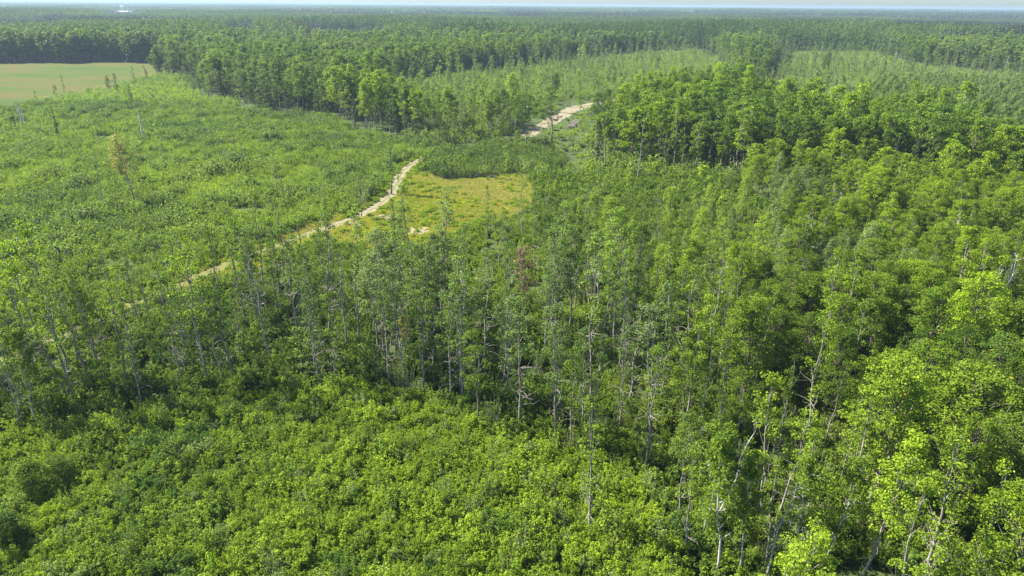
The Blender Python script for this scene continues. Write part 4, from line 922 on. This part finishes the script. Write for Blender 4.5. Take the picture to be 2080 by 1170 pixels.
# ------------------------------------------------------------------ brush piles and logs by the trail
def stick(r, L, rad, z):
    g = Geo(); a = r.random()*6.28; dx = np.array([math.cos(a), math.sin(a), r.normal()*0.18])*L/2; c = np.array([r.normal()*0.5, r.normal()*0.35, z])
    p0, p1 = c - dx, c + dx; p0[2], p1[2] = max(p0[2], 0.05), max(p1[2], 0.05)
    tube(g, bent(p0, p1, r, 0.05, 4), np.array([1, .9, .7, .4])*rad, 5); return g
for i, (nm, u, v, n, L, rad, lab, sx, mat) in enumerate([
    ('brush_pile', 92, 657, 22, 2.6, 0.07, 'pile of grey cut branches left of the thin leaning aspens by the trail', 1.0, DEAD_BARK),
    ('brush_pile', 968, 357, 20, 2.8, 0.08, 'pale brush pile at the far edge of the ochre meadow', 1.3, DEAD_BARK),
    ('brush_pile', 1003, 362, 10, 2.0, 0.06, 'small scatter of pale branches right of the meadow brush pile', 1.2, DEAD_BARK),
    ('brush_pile', 715, 400, 14, 2.4, 0.06, 'grey brush heap in the regrowth left of the trail', 1.2, DEAD_BARK),
    ('brush_pile', 508, 640, 18, 2.2, 0.06, 'pinkish grey brush heap inside the thin aspen stand', 1.6, DEAD_BARK),
    ('brush_pile', 793, 508, 14, 1.6, 0.10, 'small dark brush heap below the sand patches', 0.9, DARK_BARK)]):
    r = np.random.default_rng(50 + i); p = ground(u, v)
    root = bpy.data.objects.new(nm, None); COL.objects.link(root); root.location = (p[0], p[1], 0.02); root.scale = (sx, sx, 1.1)
    root['label'] = lab; root['category'] = 'brush pile'; root['group'] = 'brush piles by the trail'
    for j in range(n): obj('branch', stick(r, L*r.uniform(0.5, 1.1), rad*r.uniform(0.6, 1.2), 0.08 + 0.9*(j/n)*r.random()).mesh('branch', [mat]), root)
p = ground(1165, 256); root = bpy.data.objects.new('log_pile', None); COL.objects.link(root); root.location = (p[0], p[1], 0.03)
root['label'] = 'long row of stacked cut logs beside the sand clearing'; root['category'] = 'log pile'
r = np.random.default_rng(77); lm = []
for j in range(4):
    g = Geo(); rad = 0.16 + 0.05*j/3; tube(g, np.array([[-1.3, 0, 0], [-1.28, 0, 0], [0, 0.03, 0.01], [1.28, 0, 0], [1.3, 0, 0]]), np.array([0.01, rad, rad*0.97, rad*0.92, 0.01]), 8); lm.append(g.mesh('log', [DEAD_BARK if j == 3 else DARK_BARK]))
q = ground(1182, 238) - p
for row in range(3):
    for j in range(30 - row*3):
        s_ = (j + 0.5*row)/30; o = obj('log', lm[(j*7 + row) % 4], root); o.location = (q[0]*(s_ - 0.35) + r.normal()*0.2, q[1]*(s_ - 0.35), 0.2 + 0.33*row); o.rotation_euler = (0, 0, r.normal()*0.06)

# ------------------------------------------------------------------ water towers and shed, far off
def lathe(prof, n=20):
    g = Geo(); a = np.arange(n)*2*np.pi/n
    V = [(rr*math.cos(t), rr*math.sin(t), z) for rr, z in prof for t in a]
    g.add(V, [(i*n+k, i*n+(k+1) % n, (i+1)*n+(k+1) % n, (i+1)*n+k) for i in range(len(prof)-1) for k in range(n)]); return g
def water_tower(p, ht, rt, label):
    root = bpy.data.objects.new('water_tower', None); COL.objects.link(root); root.location = (p[0], p[1], 0)
    root['label'] = label; root['category'] = 'water tower'; root['group'] = 'white water towers'
    obj('column', lathe([(rt*0.75, 0), (rt*0.5, 2.5), (rt*0.50, 6), (rt*0.46, ht - 2.2*rt), (rt*0.5, ht - 1.75*rt)], 20).mesh('column', [WHITE], True), root)
    t = np.linspace(-1.25, 1.5708, 14); tank = obj('tank', lathe([(max(0.02, rt*math.cos(a)), ht - 0.82*rt + 0.82*rt*math.sin(a)) for a in t], 24).mesh('tank', [WHITE], True), root)
    obj('roof_vent', lathe([(0.5, ht - 0.05), (0.5, ht + 0.7), (0.02, ht + 1.0)], 10).mesh('roof_vent', [WHITE], True), tank)
water_tower(far_at(246.5, kk), 31.5, 4.4, 'larger white water tower rising above the far woods')
water_tower(far_at(251.0, kk + 60), 29.5, 3.4, 'smaller white water tower right of the larger one')
pb = far_at(258, kk - 25); root = bpy.data.objects.new('shed', None); COL.objects.link(root); root.location = (pb[0], pb[1], 0)
root['label'] = 'long low white shed at the foot of the water towers'; root['category'] = 'building'
def box(x0, x1, y0, y1, z0, z1):
    g = Geo(); g.add([(x, y, z) for z in (z0, z1) for y in (y0, y1) for x in (x0, x1)], [(0, 2, 3, 1), (4, 5, 7, 6), (0, 1, 5, 4), (2, 6, 7, 3), (0, 4, 6, 2), (1, 3, 7, 5)]); return g
obj('wall', box(-34, 20, -8, 8, 0, 10.5).mesh('wall', [WHITE]), root)
g = Geo(); g.add([(-35, -8.6, 10.4), (21, -8.6, 10.4), (21, 0, 12.4), (-35, 0, 12.4), (-35, 8.6, 10.4), (21, 8.6, 10.4)], [(0, 1, 2, 3), (3, 2, 5, 4)]); obj('roof', g.mesh('roof', [ROOF]), root)
for i in range(6):
    w_ = obj('window', box(-30 + i*8, -27 + i*8, -8.08, -7.99, 6, 8).mesh('window', [GLASS]), root)

# ------------------------------------------------------------------ haze
m = bpy.data.materials.new('haze'); m.use_nodes = True; nt = m.node_tree; nt.nodes.remove(nt.nodes['Principled BSDF'])
pv = nt.nodes.new('ShaderNodeVolumePrincipled'); pv.inputs['Color'].default_value = (0.34, 0.45, 0.56, 1); pv.inputs['Density'].default_value = 0.00016; pv.inputs['Anisotropy'].default_value = 0.15
nt.links.new(pv.outputs[0], nt.nodes['Material Output'].inputs['Volume'])
hz = obj('haze', box(-16500, 16500, -120, 17200, -1.0, CAM_H + 9).mesh('haze', [m]), kind='stuff')
